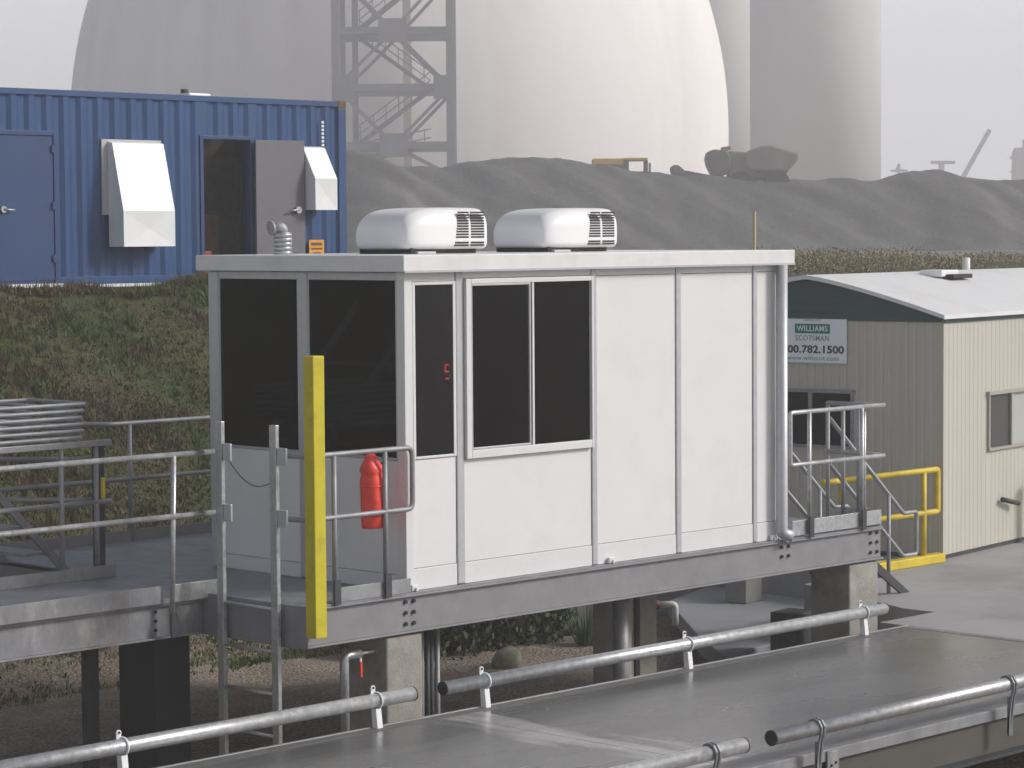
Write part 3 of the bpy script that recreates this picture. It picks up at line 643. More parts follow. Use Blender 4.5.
for i in range(n - 1):
    fs += [(i, i + 1, 2 * n + i + 1, 2 * n + i), (n + i + 1, n + i, 3 * n + i, 3 * n + i + 1), (i, n + i, n + i + 1, i + 1), (2 * n + i, 2 * n + i + 1, 3 * n + i + 1, 3 * n + i)]
fs += [(0, 2 * n, 3 * n, n), (n - 1, 2 * n - 1, 4 * n - 1, 3 * n - 1)]
rf.add(vs, fs); rfo = rf.build('roof', ROOFT, tl)
b = MB(); b.box(2.25, 2.7, 1.15, 1.45, 3.0, 3.08, TB); b.build('roof_hatch', HOOD, rfo, bevel=.02)
b = MB(); b.box(2.35, 2.85, 1.05, 1.2, 2.98, 3.03, TB); b.build('hatch_black_strip', SLOT, rfo, bevel=.01)  # black strip beside the white roof hatch
MB().tube([TB @ Vector((4.6, 2.0, 2.95)), TB @ Vector((4.6, 2.0, 3.2))], .05, 12).build('vent_pipe', PVC, rfo, smooth=True)
PANE2 = mat('grey_window_screen', (.06, .06, .06), .25)
def twin(nm, f, a, b_, z0, z1, mid, sill=None):
    M_ = TB
    def bx(u0, u1, d0, d1, za, zb): return (u0, u1, d0, d1, za, zb) if f == 'side' else (d0, d1, u0, u1, za, zb)
    o = MB()
    for q in (bx(a, b_, -.035, .02, z0, z0 + .03), bx(a - .02, b_ + .02, -.045, .02, z1 - .03, z1 + .01), bx(a, a + .03, -.03, .02, z0 + .031, z1 - .031), bx(b_ - .03, b_, -.03, .02, z0 + .031, z1 - .031), bx(mid - .02, mid + .02, -.028, .02, z0 + .031, z1 - .031)): o.box(*q, M_)
    o = o.build('window', mat('window_frame_cream', (.36, .35, .31), .5) if f == 'side' else GALVD, tl, bevel=.003)
    MB().box(*bx(a + .031, mid - .021, .0, .006, z0 + .031, z1 - .031), M_).build('pane', PANE2 if f == 'side' else GLASSD, o)
    MB().box(*bx(mid + .021, b_ - .031, .004, .01, z0 + .031, z1 - .031), M_).build('pane', (mat('pale_blind', (.42, .44, .42), .4) if f == 'side' else GLASSD), o)
    MB().box(*bx(a - .02, b_ + .02, .25, .27, z0 - .1, z1 + .1), M_).build('blackout', INT, o)
twin('w', 'side', 1.07, 2.2, 1.10, 1.75, 1.66)
twin('w', 'end', 1.08, 2.05, 1.15, 1.79, 1.62)
b = MB(); b.tube([TB @ Vector(q) for q in ((1.36, -.05, .54), (1.7, -.09, .47))], .028, 10); b.build('utility_stub', DARKST, tl, smooth=True)
gm = thing('gas_post', (11.4, 1.95, -.8), 'yellow guard post with a brown top beside the cream trailer wall', 'post')
b = MB(); b.tube([TB @ Vector((2.06, -.25, 0)), TB @ Vector((2.06, -.25, .62))], .07, 14); b.build('post_body', YEL2, gm, smooth=True)
b = MB(); b.tube([TB @ Vector((2.06, -.25, .62)), TB @ Vector((2.06, -.25, .74))], .085, 14); b.build('post_cap', RUST, gm, smooth=True)
# sign
sg = thing('rental_sign', tuple(TB @ Vector((-.03, 1.58, 2.12))), 'white rental company sign with a green name box on the trailer end', 'sign', rz=TA)
MB().box(-.032, -.016, 1.155, 2.005, 2.09, 2.575, TB).build('board', SIGNW, sg, bevel=.002)
MB().box(-.036, -.0325, 1.36, 1.80, 2.415, 2.52, TB).build('name_box', SIGNG, sg)
def text_mesh(name, txt, size, m, parent, M_, bold=0., space=1., xs_=1.):
    cu = bpy.data.curves.new(name, 'FONT'); cu.body = txt; cu.size = size; cu.align_x = 'CENTER'; cu.align_y = 'CENTER'; cu.extrude = .0015; cu.offset = bold; cu.space_character = space
    to = bpy.data.objects.new(name + '_src', cu); COL.objects.link(to)
    dg = bpy.context.evaluated_depsgraph_get(); me = bpy.data.meshes.new_from_object(to.evaluated_get(dg))
    bpy.data.objects.remove(to); bpy.data.curves.remove(cu)
    me.transform(W[parent.name].inverted() @ M_ @ Matrix.Diagonal((xs_, 1, 1, 1)))
    me.materials.clear(); me.materials.append(m); me.name = name
    o = bpy.data.objects.new(name, me); COL.objects.link(o); o.parent = parent; W[o.name] = W[parent.name].copy(); return o
def on_end(t_, z, d=-.034):
    loc = TB @ Vector((d, t_, z)); rot = Matrix(((0, 0, -1, 0), (-1, 0, 0, 0), (0, 1, 0, 0), (0, 0, 0, 1)))
    return Matrix.Translation(loc) @ Matrix.Rotation(TA, 4, 'Z') @ rot
text_mesh('lettering', 'LEASED BY', .045, SIGNL, sg, on_end(1.58, 2.565))
text_mesh('lettering', 'WILLIAMS', .088, SIGNW, sg, on_end(1.58, 2.466, -.038), .001, 1.1, .92)
text_mesh('lettering', 'SCOTSMAN', .085, SIGNL, sg, on_end(1.58, 2.36), .0008, 1.1, .9)
text_mesh('lettering', '800.782.1500', .115, SIGNB, sg, on_end(1.575, 2.235), .0035, 1.04, 1.2)
text_mesh('lettering', 'www.willscot.com', .07, SIGNT, sg, on_end(1.575, 2.14), .0, 1.05, 1.2)

# ------------------------------------------------------------------ blue container
CY = 14.09; CZ0, CZ1 = 2.10, 4.70; CX0, CX1 = 0.0, 12.10
ct = thing('shipping_container', (6, 15.3, CZ0), 'blue corrugated shipping container office standing on the grassy bank', 'container')
def corr(a, b, z0, z1, y, sgn=1, nm='wall', along=0):
    pitch, out, x = .278, [], a
    off = 0
    while x < b:
        for dx, d in ((0, 0), (.07, 0), (.139, 1), (.209, 1)):
            if x + dx < b: out.append((x + dx, d * .03))
        x += pitch
    out.append((b, 0)); n = len(out)
    vs = [((u, y + sgn * d, z) if along == 0 else (y + sgn * d, u, z)) for z in (z0, z1) for u, d in out]
    return MB().add(vs, [(i, i + 1, n + i + 1, n + i) for i in range(n - 1)]).build(nm, BLUE, ct)
corr(CX0 + .12, 9.42, CZ0 + .1, CZ1 - .09, CY, nm='wall'); corr(9.42, 10.32, 4.12, CZ1 - .09, CY, nm='wall'); corr(10.32, CX1 - .14, CZ0 + .1, CZ1 - .09, CY, nm='wall')
corr(CY + .1, CY + 2.34, CZ0 + .1, CZ1 - .09, CX1 - .02, -1, 'wall', 1); corr(CY + .1, CY + 2.34, CZ0 + .1, CZ1 - .09, CX0 + .02, 1, 'wall', 1)
corr(CX0 + .1, CX1 - .1, CZ0 + .1, CZ1 - .09, CY + 2.43, -1, 'wall')
b = MB()
for z0, z1 in ((CZ1 - .09, CZ1 - .01),): b.box(CX0 + .14, CX1 - .14, CY - .012, CY + .06, z0, z1); b.box(CX0 + .14, CX1 - .14, CY + 2.38, CY + 2.44, z0, z1)
b.build('top_rail', BLUE, ct, bevel=.004)
b = MB(); b.box(CX0 + .14, CX1 - .14, CY - .012, CY + .06, CZ0, CZ0 + .1); b.build('bottom_rail', BLUE, ct, bevel=.004)
MB().box(CX0 + .05, CX1 - .05, CY + .03, CY + 2.4, CZ1 - .04, CZ1 - .015).build('roof_sheet', BLUE, ct)
MB().box(CX0 + .05, CX1 - .05, CY + .03, CY + 2.4, CZ0 + .05, CZ0 + .08).build('floor', INT, ct)
MB().box(CX0 + .1, CX1 - .1, CY + 2.3, CY + 2.33, CZ0 + .1, CZ1 - .1).build('lining', mat('plywood_lining', (.16, .14, .12), .8, var=.2), ct)
for x in (CX0, CX1 - .15):
    for y in (CY - .015, CY + 2.3): MB().box(x, x + .15, y, y + .15, CZ0 + .11, CZ1 - .11).build('corner_post', BLUE, ct, bevel=.01)
    for y in (CY - .02, CY + 2.3):
        for z in (CZ0, CZ1 - .11): MB().box(x - .004, x + .154, y, y + .16, z, z + .11).build('corner_casting', RUST, ct, bevel=.01)
# closed blue door at left
dr = MB().box(5.72, 6.86, CY - .03, CY - .005, CZ0 + .06, 4.07).build('door', BLUED, ct, bevel=.004)
b = MB(); b.box(5.64, 5.715, CY - .045, CY - .004, CZ0 + .02, 4.14); b.box(6.865, 6.93, CY - .045, CY - .004, CZ0 + .02, 4.14); b.box(5.716, 6.864, CY - .045, CY - .004, 4.075, 4.14); b.build('frame', BLUED, dr, bevel=.004)
b = MB(); b.tube([(6.05, CY - .03, 3.1), (6.05, CY - .07, 3.1)], .045, 12); b.tube([(6.05, CY - .075, 3.1), (6.2, CY - .085, 3.09)], .014, 8); b.build('handle', GALV, dr, smooth=True)
for z in (2.4, 3.1, 3.85): MB().box(6.83, 6.9, CY - .056, CY - .0455, z, z + .1).build('hinge', BLUED, dr)
MB().box(5.6, 6.95, CY - .1, CY - .02, CZ0 - .03, CZ0 + .02).build('sill', HOOD, ct)
MB().box(7.3, 9.0, CY - .12, CY - .03, CZ0 - .04, CZ0 + .0).build('sill', HOOD, ct)
# open doorway and grey door folded back
b = MB(); b.box(9.36, 9.42, CY - .02, CY + .08, CZ0 + .1, 4.14); b.box(10.26, 10.32, CY - .02, CY + .08, CZ0 + .1, 4.14); b.box(9.421, 10.259, CY - .02, CY + .08, 4.09, 4.14); b.build('door_frame', BLUED, ct, bevel=.004)
DM = Matrix.Translation((10.30, CY - .06, 0)) @ Matrix.Rotation(R(-6), 4, 'Z')
gd = MB().box(0, .84, -.045, 0, CZ0 + .1, 4.09, DM).build('door', GREYD, ct, bevel=.004); tag(gd, 'grey door folded open')
b = MB(); b.tube([DM @ Vector((.7, -.045, 3.1)), DM @ Vector((.7, -.1, 3.1))], .05, 12); b.tube([DM @ Vector((.7, -.1, 3.1)), DM @ Vector((.54, -.11, 3.09))], .014, 8); b.build('handle', GALV, gd, smooth=True)
# hoods
def hood(x0, x1, zt, zm, zb, pr_, nm='window_hood', flange=True):
    Y = CY - .03; b = MB(); y1 = Y - pr_
    xi0, xi1 = x0, x1
    cx, cz = (x0 + x1) / 2, (zm + zb) / 2
    vs = [(x0, Y, zt), (x1, Y, zt), (x0, Y - .1, zt - .02), (x1, Y - .1, zt - .02), (x0, y1, zm), (x1, y1, zm), (x0, y1, zb), (x1, y1, zb), (cx, y1 + .018, cz), (x0, Y, zb), (x1, Y, zb)]
    b.add(vs, [(0, 2, 3, 1), (2, 4, 5, 3), (4, 6, 8), (6, 7, 8), (7, 5, 8), (5, 4, 8), (0, 9, 6, 4, 2), (1, 3, 5, 7, 10)])
    o = b.build(nm, HOOD, ct)
    if flange: MB().box(x0 - .1, x1 + .04, CY - .028, CY - .008, zm - .05, zt + .03).build('flange', mat('hood_flange_grey', (.45, .45, .46), .5), o)
    return o
hood(7.76, 8.63, 4.02, 3.08, 2.6, .33)
hood(11.16, 11.58, 4.02, 3.55, 3.1, .36, flange=False)
b = MB(); b.box(11.6, 11.68, CY - .03, CY - .02, 3.78, 3.87); b.build('hazard_sticker', ORNG, ct)
b = MB()
for k in range(9): b.box(11.61, 11.655, CY - .03, CY - .024, 3.92 + k * .055, 3.955 + k * .055)
b.build('number_marking', HOOD, ct)
sg2 = thing('caution_placard', (11.49, CY - .05, 2.46), 'small orange placard with dark lines low on the container wall', 'sign')
MB().box(11.33, 11.62, CY - .045, CY - .035, 2.42, 2.67).build('plate', ORNG, sg2)
b = MB(); b.box(11.37, 11.58, CY - .05, CY - .046, 2.59, 2.63); b.box(11.37, 11.58, CY - .05, CY - .046, 2.53, 2.555); b.box(11.40, 11.55, CY - .05, CY - .046, 2.475, 2.49); b.build('lettering_lines', RUST, sg2)
t = thing('roof_vent', (9.75, 15, CZ1), 'small white vent cap on the container roof', 'vent')
MB().box(9.6, 10.0, 14.6, 15.0, CZ1, CZ1 + .06).build('cap', HOOD, t, bevel=.02); MB().tube([(9.68, 14.8, CZ1 + .06), (9.68, 14.8, CZ1 + .12)], .06, 10).build('knob', DARKST, t, smooth=True)
t = thing('red_toolbox', (9.75, 14.6, CZ0 + .08), 'red box on the floor just inside the open container doorway', 'box')
MB().box(9.5, 9.85, 14.45, 14.75, CZ0 + .081, CZ0 + .42).build('body', mat('dull_red', (.3, .03, .03), .5), t, bevel=.01); MB().box(9.6, 9.75, 14.58, 14.62, CZ0 + .42, CZ0 + .46).build('handle', DARKST, t)
tag(MB().box(9.5, 10.6, 15.2, 15.8, CZ0 + .081, CZ0 + .95).build('wooden_crate', mat('crate_wood', (.25, .18, .11), .8, var=.2), bevel=.01), 'pale wooden crate inside the dark container doorway', 'crate')
tag(MB().box(0, .035, 0, .035, 1.6, 3.1, Matrix.Translation((21.5, 14.0, 0))).build('survey_stake', WOOD, origin=(21.5, 14.0, 1.6)), 'thin pale wooden stake sticking up behind the cabin roof', 'stake')

# ------------------------------------------------------------------ far yard (camera-facing frame: a = to the right, d = away)
CAM = Vector((-13.5557, -14.4105, 2.734)); yaw = .79615
RT = Vector((math.cos(yaw), -math.sin(yaw), 0)); FW = Vector((math.sin(yaw), math.cos(yaw), 0))
def yard(a, d, z=0): return Vector((CAM.x, CAM.y, 0)) + RT * a + FW * d + Vector((0, 0, z))
YM = Matrix.Translation((CAM.x, CAM.y, 0)) @ Matrix.Rotation(-yaw, 4, 'Z')   # local x = right, y = away
crest = [(-18, 6.2), (-12.5, 7.0), (-9.6, 7.9), (-8.4, 7.8), (-6.4, 7.0), (-4.2, 6.9), (-2.6, 7.2), (0, 7.45), (2.5, 7.4), (5, 7.0), (7.4, 6.6), (10, 6.4), (12.9, 6.25), (15.4, 6.1), (17.3, 6.0), (18.8, 6.15), (20.7, 5.95), (22.7, 6.45), (24.5, 6.6), (26.2, 6.1), (28, 5.95), (32, 6.0), (38, 5.4), (48, 4.8), (60, 4.2)]
def cr(s):
    s = max(crest[0][0], min(crest[-1][0] - .01, s))
    for (a, za), (b, zb) in zip(crest, crest[1:]):
        if a <= s < b:
            t_ = (s - a) / (b - a); t_ = t_ * t_ * (3 - 2 * t_); return za + (zb - za) * t_
    return 5
crest = [(a_, b_ - .3) for a_, b_ in crest]
def pile(s, t_):
    k = abs(t_)
    sh = s - (1.35 * k if t_ < 0 else -.4 * k)
    drop = .68 * (math.sqrt(k * k + .25) - .5)
    z = cr(s - min(k, 2.5) * .9 if t_ < 0 else s) - drop
    ph = sh * 1.05 + 1.3 * noise.noise(Vector((sh * .22, 3, 0)))
    rd = .5 + .5 * math.sin(ph / 5.2 * 6.283) * (.6 + .8 * noise.noise(Vector((sh * .13, 1, 7)))); ph2 = sh * .8 + 4
    amp = min(1, k / 1.5) * (.75 + .35 * noise.noise(Vector((sh * .2, 9, 1))))
    z += (rd - .5) * amp * .4 + .07 * noise.noise(Vector((s * 1.1, t_ * 1.1, 4))) * .9 + .25 * min(1, k) * noise.noise(Vector((s * .3, t_ * .3, 2))) + .05 * noise.noise(Vector((s * 2.4, t_ * 2.4, 5)))
    return z
g = MB(); ss = [-20 + .22 * i for i in range(int(80 / .22))]; tt = [-10 + .22 * i for i in range(int(20 / .22))]
n = len(ss)
g.v = [tuple(yard(s_, 150 + t_, pile(s_, t_))) for t_ in tt for s_ in ss]
g.f = [(j * n + i, j * n + i + 1, (j + 1) * n + i + 1, (j + 1) * n + i) for j in range(len(tt) - 1) for i in range(n - 1)]
GRAV = mat('crushed_stone', (.07, .071, .075), .95, var=.42, scale=5.5, dirt=(.12, .119, .12), dirt_scale=.25, dirt_amt=.4, bump=.9, bscale=9)
nt = GRAV.node_tree; N_ = nt.nodes; L_2 = nt.links; gg = N_.new('ShaderNodeNewGeometry'); m1 = N_.new('ShaderNodeMapping'); m1.vector_type = 'TEXTURE'
dirv = RT * 1.35 - FW; m1.inputs['Rotation'].default_value = (0, 0, math.atan2(dirv.y, dirv.x)); m1.inputs['Scale'].default_value = (9, .9, 30)
L_2.new(gg.outputs['Position'], m1.inputs['Vector']); ns = N_.new('ShaderNodeTexNoise'); ns.inputs['Scale'].default_value = 1; ns.inputs['Detail'].default_value = 4; L_2.new(m1.outputs[0], ns.inputs['Vector'])
rs_ = N_.new('ShaderNodeValToRGB'); rs_.color_ramp.elements[0].position = .42; rs_.color_ramp.elements[1].position = .72; rs_.color_ramp.elements[0].color = (.9, .9, .9, 1); rs_.color_ramp.elements[1].color = (1.75, 1.7, 1.65, 1); L_2.new(ns.outputs['Fac'], rs_.inputs['Fac'])
mm = N_.new('ShaderNodeMix'); mm.data_type = 'RGBA'; mm.blend_type = 'MULTIPLY'; mm.inputs[0].default_value = 1; pb = N_['Principled BSDF']; src = pb.inputs['Base Color'].links[0].from_socket
L_2.new(src, mm.inputs[6]); L_2.new(rs_.outputs['Color'], mm.inputs[7]); L_2.new(mm.outputs[2], pb.inputs['Base Color'])
tag(g.build('gravel_hills', GRAV, smooth=True, origin=(0, 0, 0)), kind='structure')

dm = thing('storage_dome', tuple(yard(-8.4, 200, 0)), 'huge pale storage dome with streaked sides rising behind the gravel', 'dome')
prof = [(24.6, -1), (25.0, 4)] + [(25.1 * math.cos(R(a)), 10.5 + 29 * math.sin(R(a))) for a in range(-12, 90, 3)] + [(.1, 39.5)]
b = MB(); n = 96; vs = []
c0 = yard(-8.4, 200, 0)
for r_, z in prof:
    for k in range(n): a = 2 * math.pi * k / n; vs.append((c0.x + r_ * math.cos(a), c0.y + r_ * math.sin(a), z))
b.add(vs, [(i * n + k, i * n + (k + 1) % n, (i + 1) * n + (k + 1) % n, (i + 1) * n + k) for i in range(len(prof) - 1) for k in range(n)]); b.build('shell', DOME, dm, smooth=True)
MB().box(-1.6, 1.6, -26.4, -24.4, 0, 4, Matrix.Translation(c0)).build('doorway', CONCG, dm)
def silo(a, d, r_, h, label):
    p0 = yard(a, d, 0); t_ = thing('concrete_silo', tuple(p0), label, 'silo', 'concrete silos behind the dome')
    MB().tube([p0 + Vector((0, 0, -1)), p0 + Vector((0, 0, h))], r_, 72).build('shell', SILO, t_, smooth=True)
    MB().tube([p0 + Vector((0, 0, h)), p0 + Vector((0, 0, h + 1.2))], [r_ * 1.02, r_ * .98], 72).build('roof', SILO, t_, smooth=True)
silo((816 - 512) / 2593.5 * 250, 250, 6.25, 42, 'pale concrete silo standing furthest right against the sky')
silo((705 - 512) / 2593.5 * 275, 275, 6.3, 42, 'concrete silo half hidden between the dome and the right hand silo')
# lattice tower
lt = thing('lattice_tower', tuple(yard(-7.5, 165, 1)), 'tall grey steel conveyor support tower in front of the dome', 'tower')
k_ = 165 / 2593.5
def ya(px): return (px - 512) * k_
def zz(py): return 2.73 + (233.5 - py) * k_
xl, xr = ya(340), ya(453); D0, D1 = 164, 170
def tb(pts, w, nm='beam'):
    p0, p1 = Vector(pts[0]), Vector(pts[1]); return (p0, p1, w)
def bars(nm, lst, m=STEELT):
    for p0, p1, w in lst:
        d_ = (p1 - p0); L0 = d_.length; z_ = d_.normalized(); x_ = Vector((0, 1, 0)).cross(z_).normalized(); y_ = z_.cross(x_)
        Mx = Matrix.Translation(p0) @ Matrix((x_, y_, z_)).transposed().to_4x4()
        MB().box(-w / 2, w / 2, -w / 2, w / 2, 0, L0, YM @ Mx).build(nm, m, lt)
V = Vector
for x in (xl, xr):
    for d_ in (D0, D1): bars('leg', [(V((x, d_, 0)), V((x, d_, 34)), .5)])
levels = [zz(145), zz(88), zz(32), zz(-28), zz(-85)]
for z in levels:
    for d_ in (D0, D1): bars('girder', [(V((xl, d_, z)), V((xr, d_, z)), .45)]); bars('girder', [(V((xl, d_, z + .62)), V((xr, d_, z + .62)), .16)]) if False else None
    for x in (xl, xr): bars('girder', [(V((x, D0, z)), V((x, D1, z)), .35)])
xm = (xl + xr) / 2
for i, (za, zb) in enumerate(zip([zz(175)] + levels, levels)):
    for d_ in (D0 - .05, D1):
        if i % 2 == 1: pairs = [(V((xm, d_, za)), V((xl, d_, zb))), (V((xm, d_, za)), V((xr, d_, zb)))]
        else: pairs = [(V((xl, d_, za)), V((xm, d_, zb))), (V((xr, d_, za)), V((xm, d_, zb)))]
        for a, b_ in pairs: bars('brace', [(a, b_, .2)])
for i, z in enumerate(levels):
    if i % 2 == 0: MB().box(xm - .9, xm + .9, D0 - .3, D0 - .24, z - .75, z + .75, YM).build('gusset', STEELT, lt)
    else:
        for x in (xl + .6, xr - .45): MB().box(x - .6, x + .5, D0 - .3, D0 - .24, z - .75, z + .75, YM).build('gusset', STEELT, lt)
for i, (za, zb) in enumerate(zip([zz(160)] + levels, levels)):
    x0, x1 = (xl + 1.0, xr - 1.3) if i % 2 == 1 or i == 0 else (xr - 1.3, xl + 1.0)
    for dd in (D0 + 2, D0 + 3.2): bars('stair_stringer', [(V((x0, dd, za)), V((x1, dd, zb)), .22)])
    for h in (.55, 1.1): bars('stair_rail', [(V((x0, D0 + 1.9, za + h)), V((x1, D0 + 1.9, zb + h)), .07)])
    for q in range(6):
        f_ = (q + .5) / 6; p_ = V((x0 + (x1 - x0) * f_, D0 + 1.9, za + (zb - za) * f_)); bars('stair_post', [(p_, p_ + V((0, 0, 1.1)), .06)])
bars('riser_pipe', [(V((xm + .5, D1 + 4, 0)), V((xm + .5, D1 + 4, 34)), .55)], mat('pale_pink_pipe', (.6, .52, .5), .6))
bars('riser_pipe', [(V((xl + 1.0, D1 - 2, 0)), V((xl + 1.0, D1 - 2, 34)), .4)], STEELT)

# loader and hauler on the gravel
q_ = 150 / 2593.5
def X5(px): return (px - 512) * q_
def Z5(py): return 2.73 + (232.5 - .0068 * (px0 - 512) - py) * q_
px0 = 620
wl = thing('wheel_loader', tuple(yard(X5(622), 151, 5.4)), 'dusty yellow wheel loader half hidden behind the gravel crest', 'loader')
b = MB(); b.box(X5(594), X5(625), 150, 152.4, Z5(163.5), Z5(157), YM); b.box(X5(594), X5(597), 150, 152.4, Z5(176), Z5(161) , YM); b.build('engine_cover', MACHY, wl, bevel=.05)
b = MB(); b.box(X5(597.5), X5(625), 150.1, 152.3, Z5(190), Z5(163.8), YM); b.build('engine_block', MACHG, wl)
b = MB(); b.box(X5(624), X5(649), 149.9, 152.5, Z5(159.2), Z5(156.6), YM); b.build('cab_roof', MACHY, wl, bevel=.04)
b = MB()
for x0, x1 in ((625.5, 630), (646.5, 649)):
    for d_ in (150, 152.2): b.box(X5(x0), X5(x1), d_, d_ + .12, Z5(180), Z5(159.3), YM)
b.box(X5(625.5), X5(649), 150, 152.3, Z5(188), Z5(177), YM); b.build('cab_frame', MACHD, wl)
b = MB(); b.box(X5(649.6), X5(651.5), 149.6, 149.9, Z5(172), Z5(162), YM); b.build('mirror', MACHD, wl)
for px in (604, 640):
    for d_ in (149.5, 152.3):
        MB().tube([YM @ V((X5(px), d_, Z5(193))), YM @ V((X5(px), d_ + .6, Z5(193)))], .8, 20).build('wheel', BLACK, wl, smooth=True)
px0 = 750
ht = thing('dump_hauler', tuple(yard(X5(752), 151, 5)), 'large dark dump hauler with a boat shaped body behind the gravel crest', 'dump truck')
YZ = lambda pts: [(X5(x), Z5(y)) for x, y in pts]
def pm(nm, pts, d0, d1, m, par=None, bv=.06): return MB().prism(YZ(pts), 1, d0, d1, YM).build(nm, m, par or ht, bevel=bv)
px0 = 750
pm('hood', [(709, 164), (707.5, 157), (709, 151), (713, 148), (727, 149), (731, 154), (731, 172), (719, 176), (713, 172)], 149.6, 152.2, MACHD, bv=.12)
pm('exhaust_stub', [(723, 150), (723, 145.5), (732, 144.2), (733.5, 147), (728, 150)], 150.4, 151.2, MACHG)
pm('cab', [(730, 176), (730, 149.5), (748, 151), (752, 176)], 149.8, 152.1, MACHG, bv=.08)
pm('dump_body', [(744, 156), (752, 148.5), (762, 145), (772, 144.6), (780, 147), (798.5, 153), (797, 160), (791, 167), (786, 170), (750, 169), (745, 163)], 149.3, 152.5, MACHG, bv=.12)
pm('chassis', [(730, 186), (730, 172), (790, 168), (786, 175), (782, 186)], 150, 151.8, MACHD)
for x in (741, 777):
    for d_ in (149.4, 151.9): MB().tube([YM @ V((X5(x), d_, Z5(183))), YM @ V((X5(x), d_ + .6, Z5(183)))], .75, 20).build('wheel', BLACK, ht, smooth=True)
ha = thing('bucket_arm', tuple(yard(X5(685), 150.5, 5.6)), 'dark bucket and arm poking over the gravel left of the hauler', 'machine arm')
pm('bucket', [(673, 170), (672.5, 165.5), (675, 163), (679.5, 163.2), (684, 167), (688, 172), (690, 180), (680, 180)], 150, 151.8, MACHD, ha)
pm('arm', [(682, 168), (688, 168.5), (716, 174), (716, 180), (690, 176), (683, 174)], 150.6, 151, MACHD, ha, .03)

# distant port cranes
def far_bars(root, lst, m):
    for nm, p0, p1, w in lst:
        p0, p1 = V(p0), V(p1); d_ = p1 - p0; z_ = d_.normalized(); x_ = Vector((0, 1, 0)).cross(z_).normalized(); y_ = z_.cross(x_)
        Mx = Matrix.Translation(p0) @ Matrix((x_, y_, z_)).transposed().to_4x4()
        MB().box(-w / 2, w / 2, -w / 2, w / 2, 0, d_.length, YM @ Mx).build(nm, m, root)
FAR = mat('far_crane_steel', (.2, .2, .21), .7)
kk = 450 / 2593.5
def F(px, py, dd=0): return ((px - 512) * kk, 450 + dd, 2.73 + (230.5 - py) * kk)
t = thing('lattice_boom_crane', tuple(yard(F(962, 0)[0], 450, 1)), 'faint crane with one long tilted boom on the skyline', 'crane')
far_bars(t, [('boom', F(958, 186), F(989.5, 130), .7), ('boom_cable', F(958, 190), F(984, 143), .2), ('base', F(956, 232), F(958, 186), 2.5)], FAR)
t = thing('hammerhead_crane', tuple(yard(F(942, 0)[0], 450, 1)), 'faint T shaped crane rising over the gravel crest left of the tilted boom', 'crane')
far_bars(t, [('mast', F(941.5, 232), F(941.5, 162), .9), ('jib', F(931, 162), F(955, 162.3), .55)], FAR)
t = thing('hammerhead_crane', tuple(yard(F(899, 0)[0], 450, 1)), 'smallest faint crane just right of the big silo', 'crane')
far_bars(t, [('mast', F(899, 232), F(899, 163), .5), ('jib', F(891, 170), F(908, 170), .4), ('tip', F(896, 170), F(899, 163), .2)], FAR)
t = thing('gantry_tower', tuple(yard(F(1018, 0)[0], 450, 1)), 'faint pair of lattice gantry legs at the far right of the skyline', 'crane')
far_bars(t, [('leg', F(1012, 232), F(1013.5, 152), .5), ('leg', F(1019, 232), F(1018.5, 148), 1.4), ('leg', F(1026, 232), F(1024.5, 140), .7), ('leg', F(1016, 190), F(1014, 150), .4), ('cross_girder', F(1010, 158), F(1030, 158), .5), ('cross_girder', F(1010, 172), F(1030, 170), .3)], FAR)

# ------------------------------------------------------------------ vegetation
def leafmat(name, cols, scale=.6):
    m = bpy.data.materials.new(name); m.use_nodes = True; nt = m.node_tree; N = nt.nodes; L = nt.links; b = N['Principled BSDF']; b.inputs['Roughness'].default_value = .7
    geo = N.new('ShaderNodeNewGeometry'); nz = N.new('ShaderNodeTexNoise'); nz.inputs['Scale'].default_value = scale; nz.inputs['Detail'].default_value = 4; nz.inputs['Roughness'].default_value = .6
    L.new(geo.outputs['Position'], nz.inputs['Vector'])
    ad = N.new('ShaderNodeMath'); ad.operation = 'MULTIPLY_ADD'; ad.inputs[1].default_value = .09; L.new(geo.outputs['Random Per Island'], ad.inputs[0]); L.new(nz.outputs['Fac'], ad.inputs[2])
    r = N.new('ShaderNodeValToRGB'); e = r.color_ramp.elements
    while len(e) < len(cols): e.new(.5)
    for i, (p_, c_) in enumerate(cols): e[i].position = p_; e[i].color = (*c_, 1)
    L.new(ad.outputs[0], r.inputs['Fac']); L.new(r.outputs['Color'], b.inputs['Base Color']); return m
GRASS = leafmat('bank_grass', [(.33, (.03, .05, .01)), (.43, (.075, .125, .012)), (.49, (.05, .072, .016)), (.55, (.11, .055, .032)), (.60, (.07, .08, .02)), (.69, (.07, .115, .014)), (.80, (.14, .11, .045))], .42)
rnd = random.Random(3)
g = MB()
for i in range(60000):
    y = rnd.uniform(5.6, 14.05); x = rnd.uniform(-2.5 + (y - 4) * .25, 4.5 + (y - 4) * .75)
    if y < 7.0 and x < 3 and rnd.random() < .8: continue
    z = terr(x, y) - .02
    cl = noise.noise(Vector((x * 1.1, y * 1.1, 3)))
    h = rnd.uniform(.02, .075) * (1 + 1.4 * max(0, cl)) * (1.3 if y > 12 else 1); w_ = rnd.uniform(.006, .014)
    for k in range(3):
        a = rnd.uniform(0, 6.28); l = rnd.uniform(.2, .9) * h; dx, dy = math.cos(a), math.sin(a); hh = h * rnd.uniform(.6, 1.1)
        px_, py_ = x + rnd.uniform(-.05, .05), y + rnd.uniform(-.05, .05)
        g.add([(px_ - dy * w_, py_ + dx * w_, z), (px_ + dy * w_, py_ - dx * w_, z), (px_ + dx * l * .5 + dy * w_ * .7, py_ + dy * l * .5 - dx * w_ * .7, z + hh * .65), (px_ + dx * l * 1.0, py_ + dy * l * 1.0, z + hh)], [(0, 1, 2, 3)])
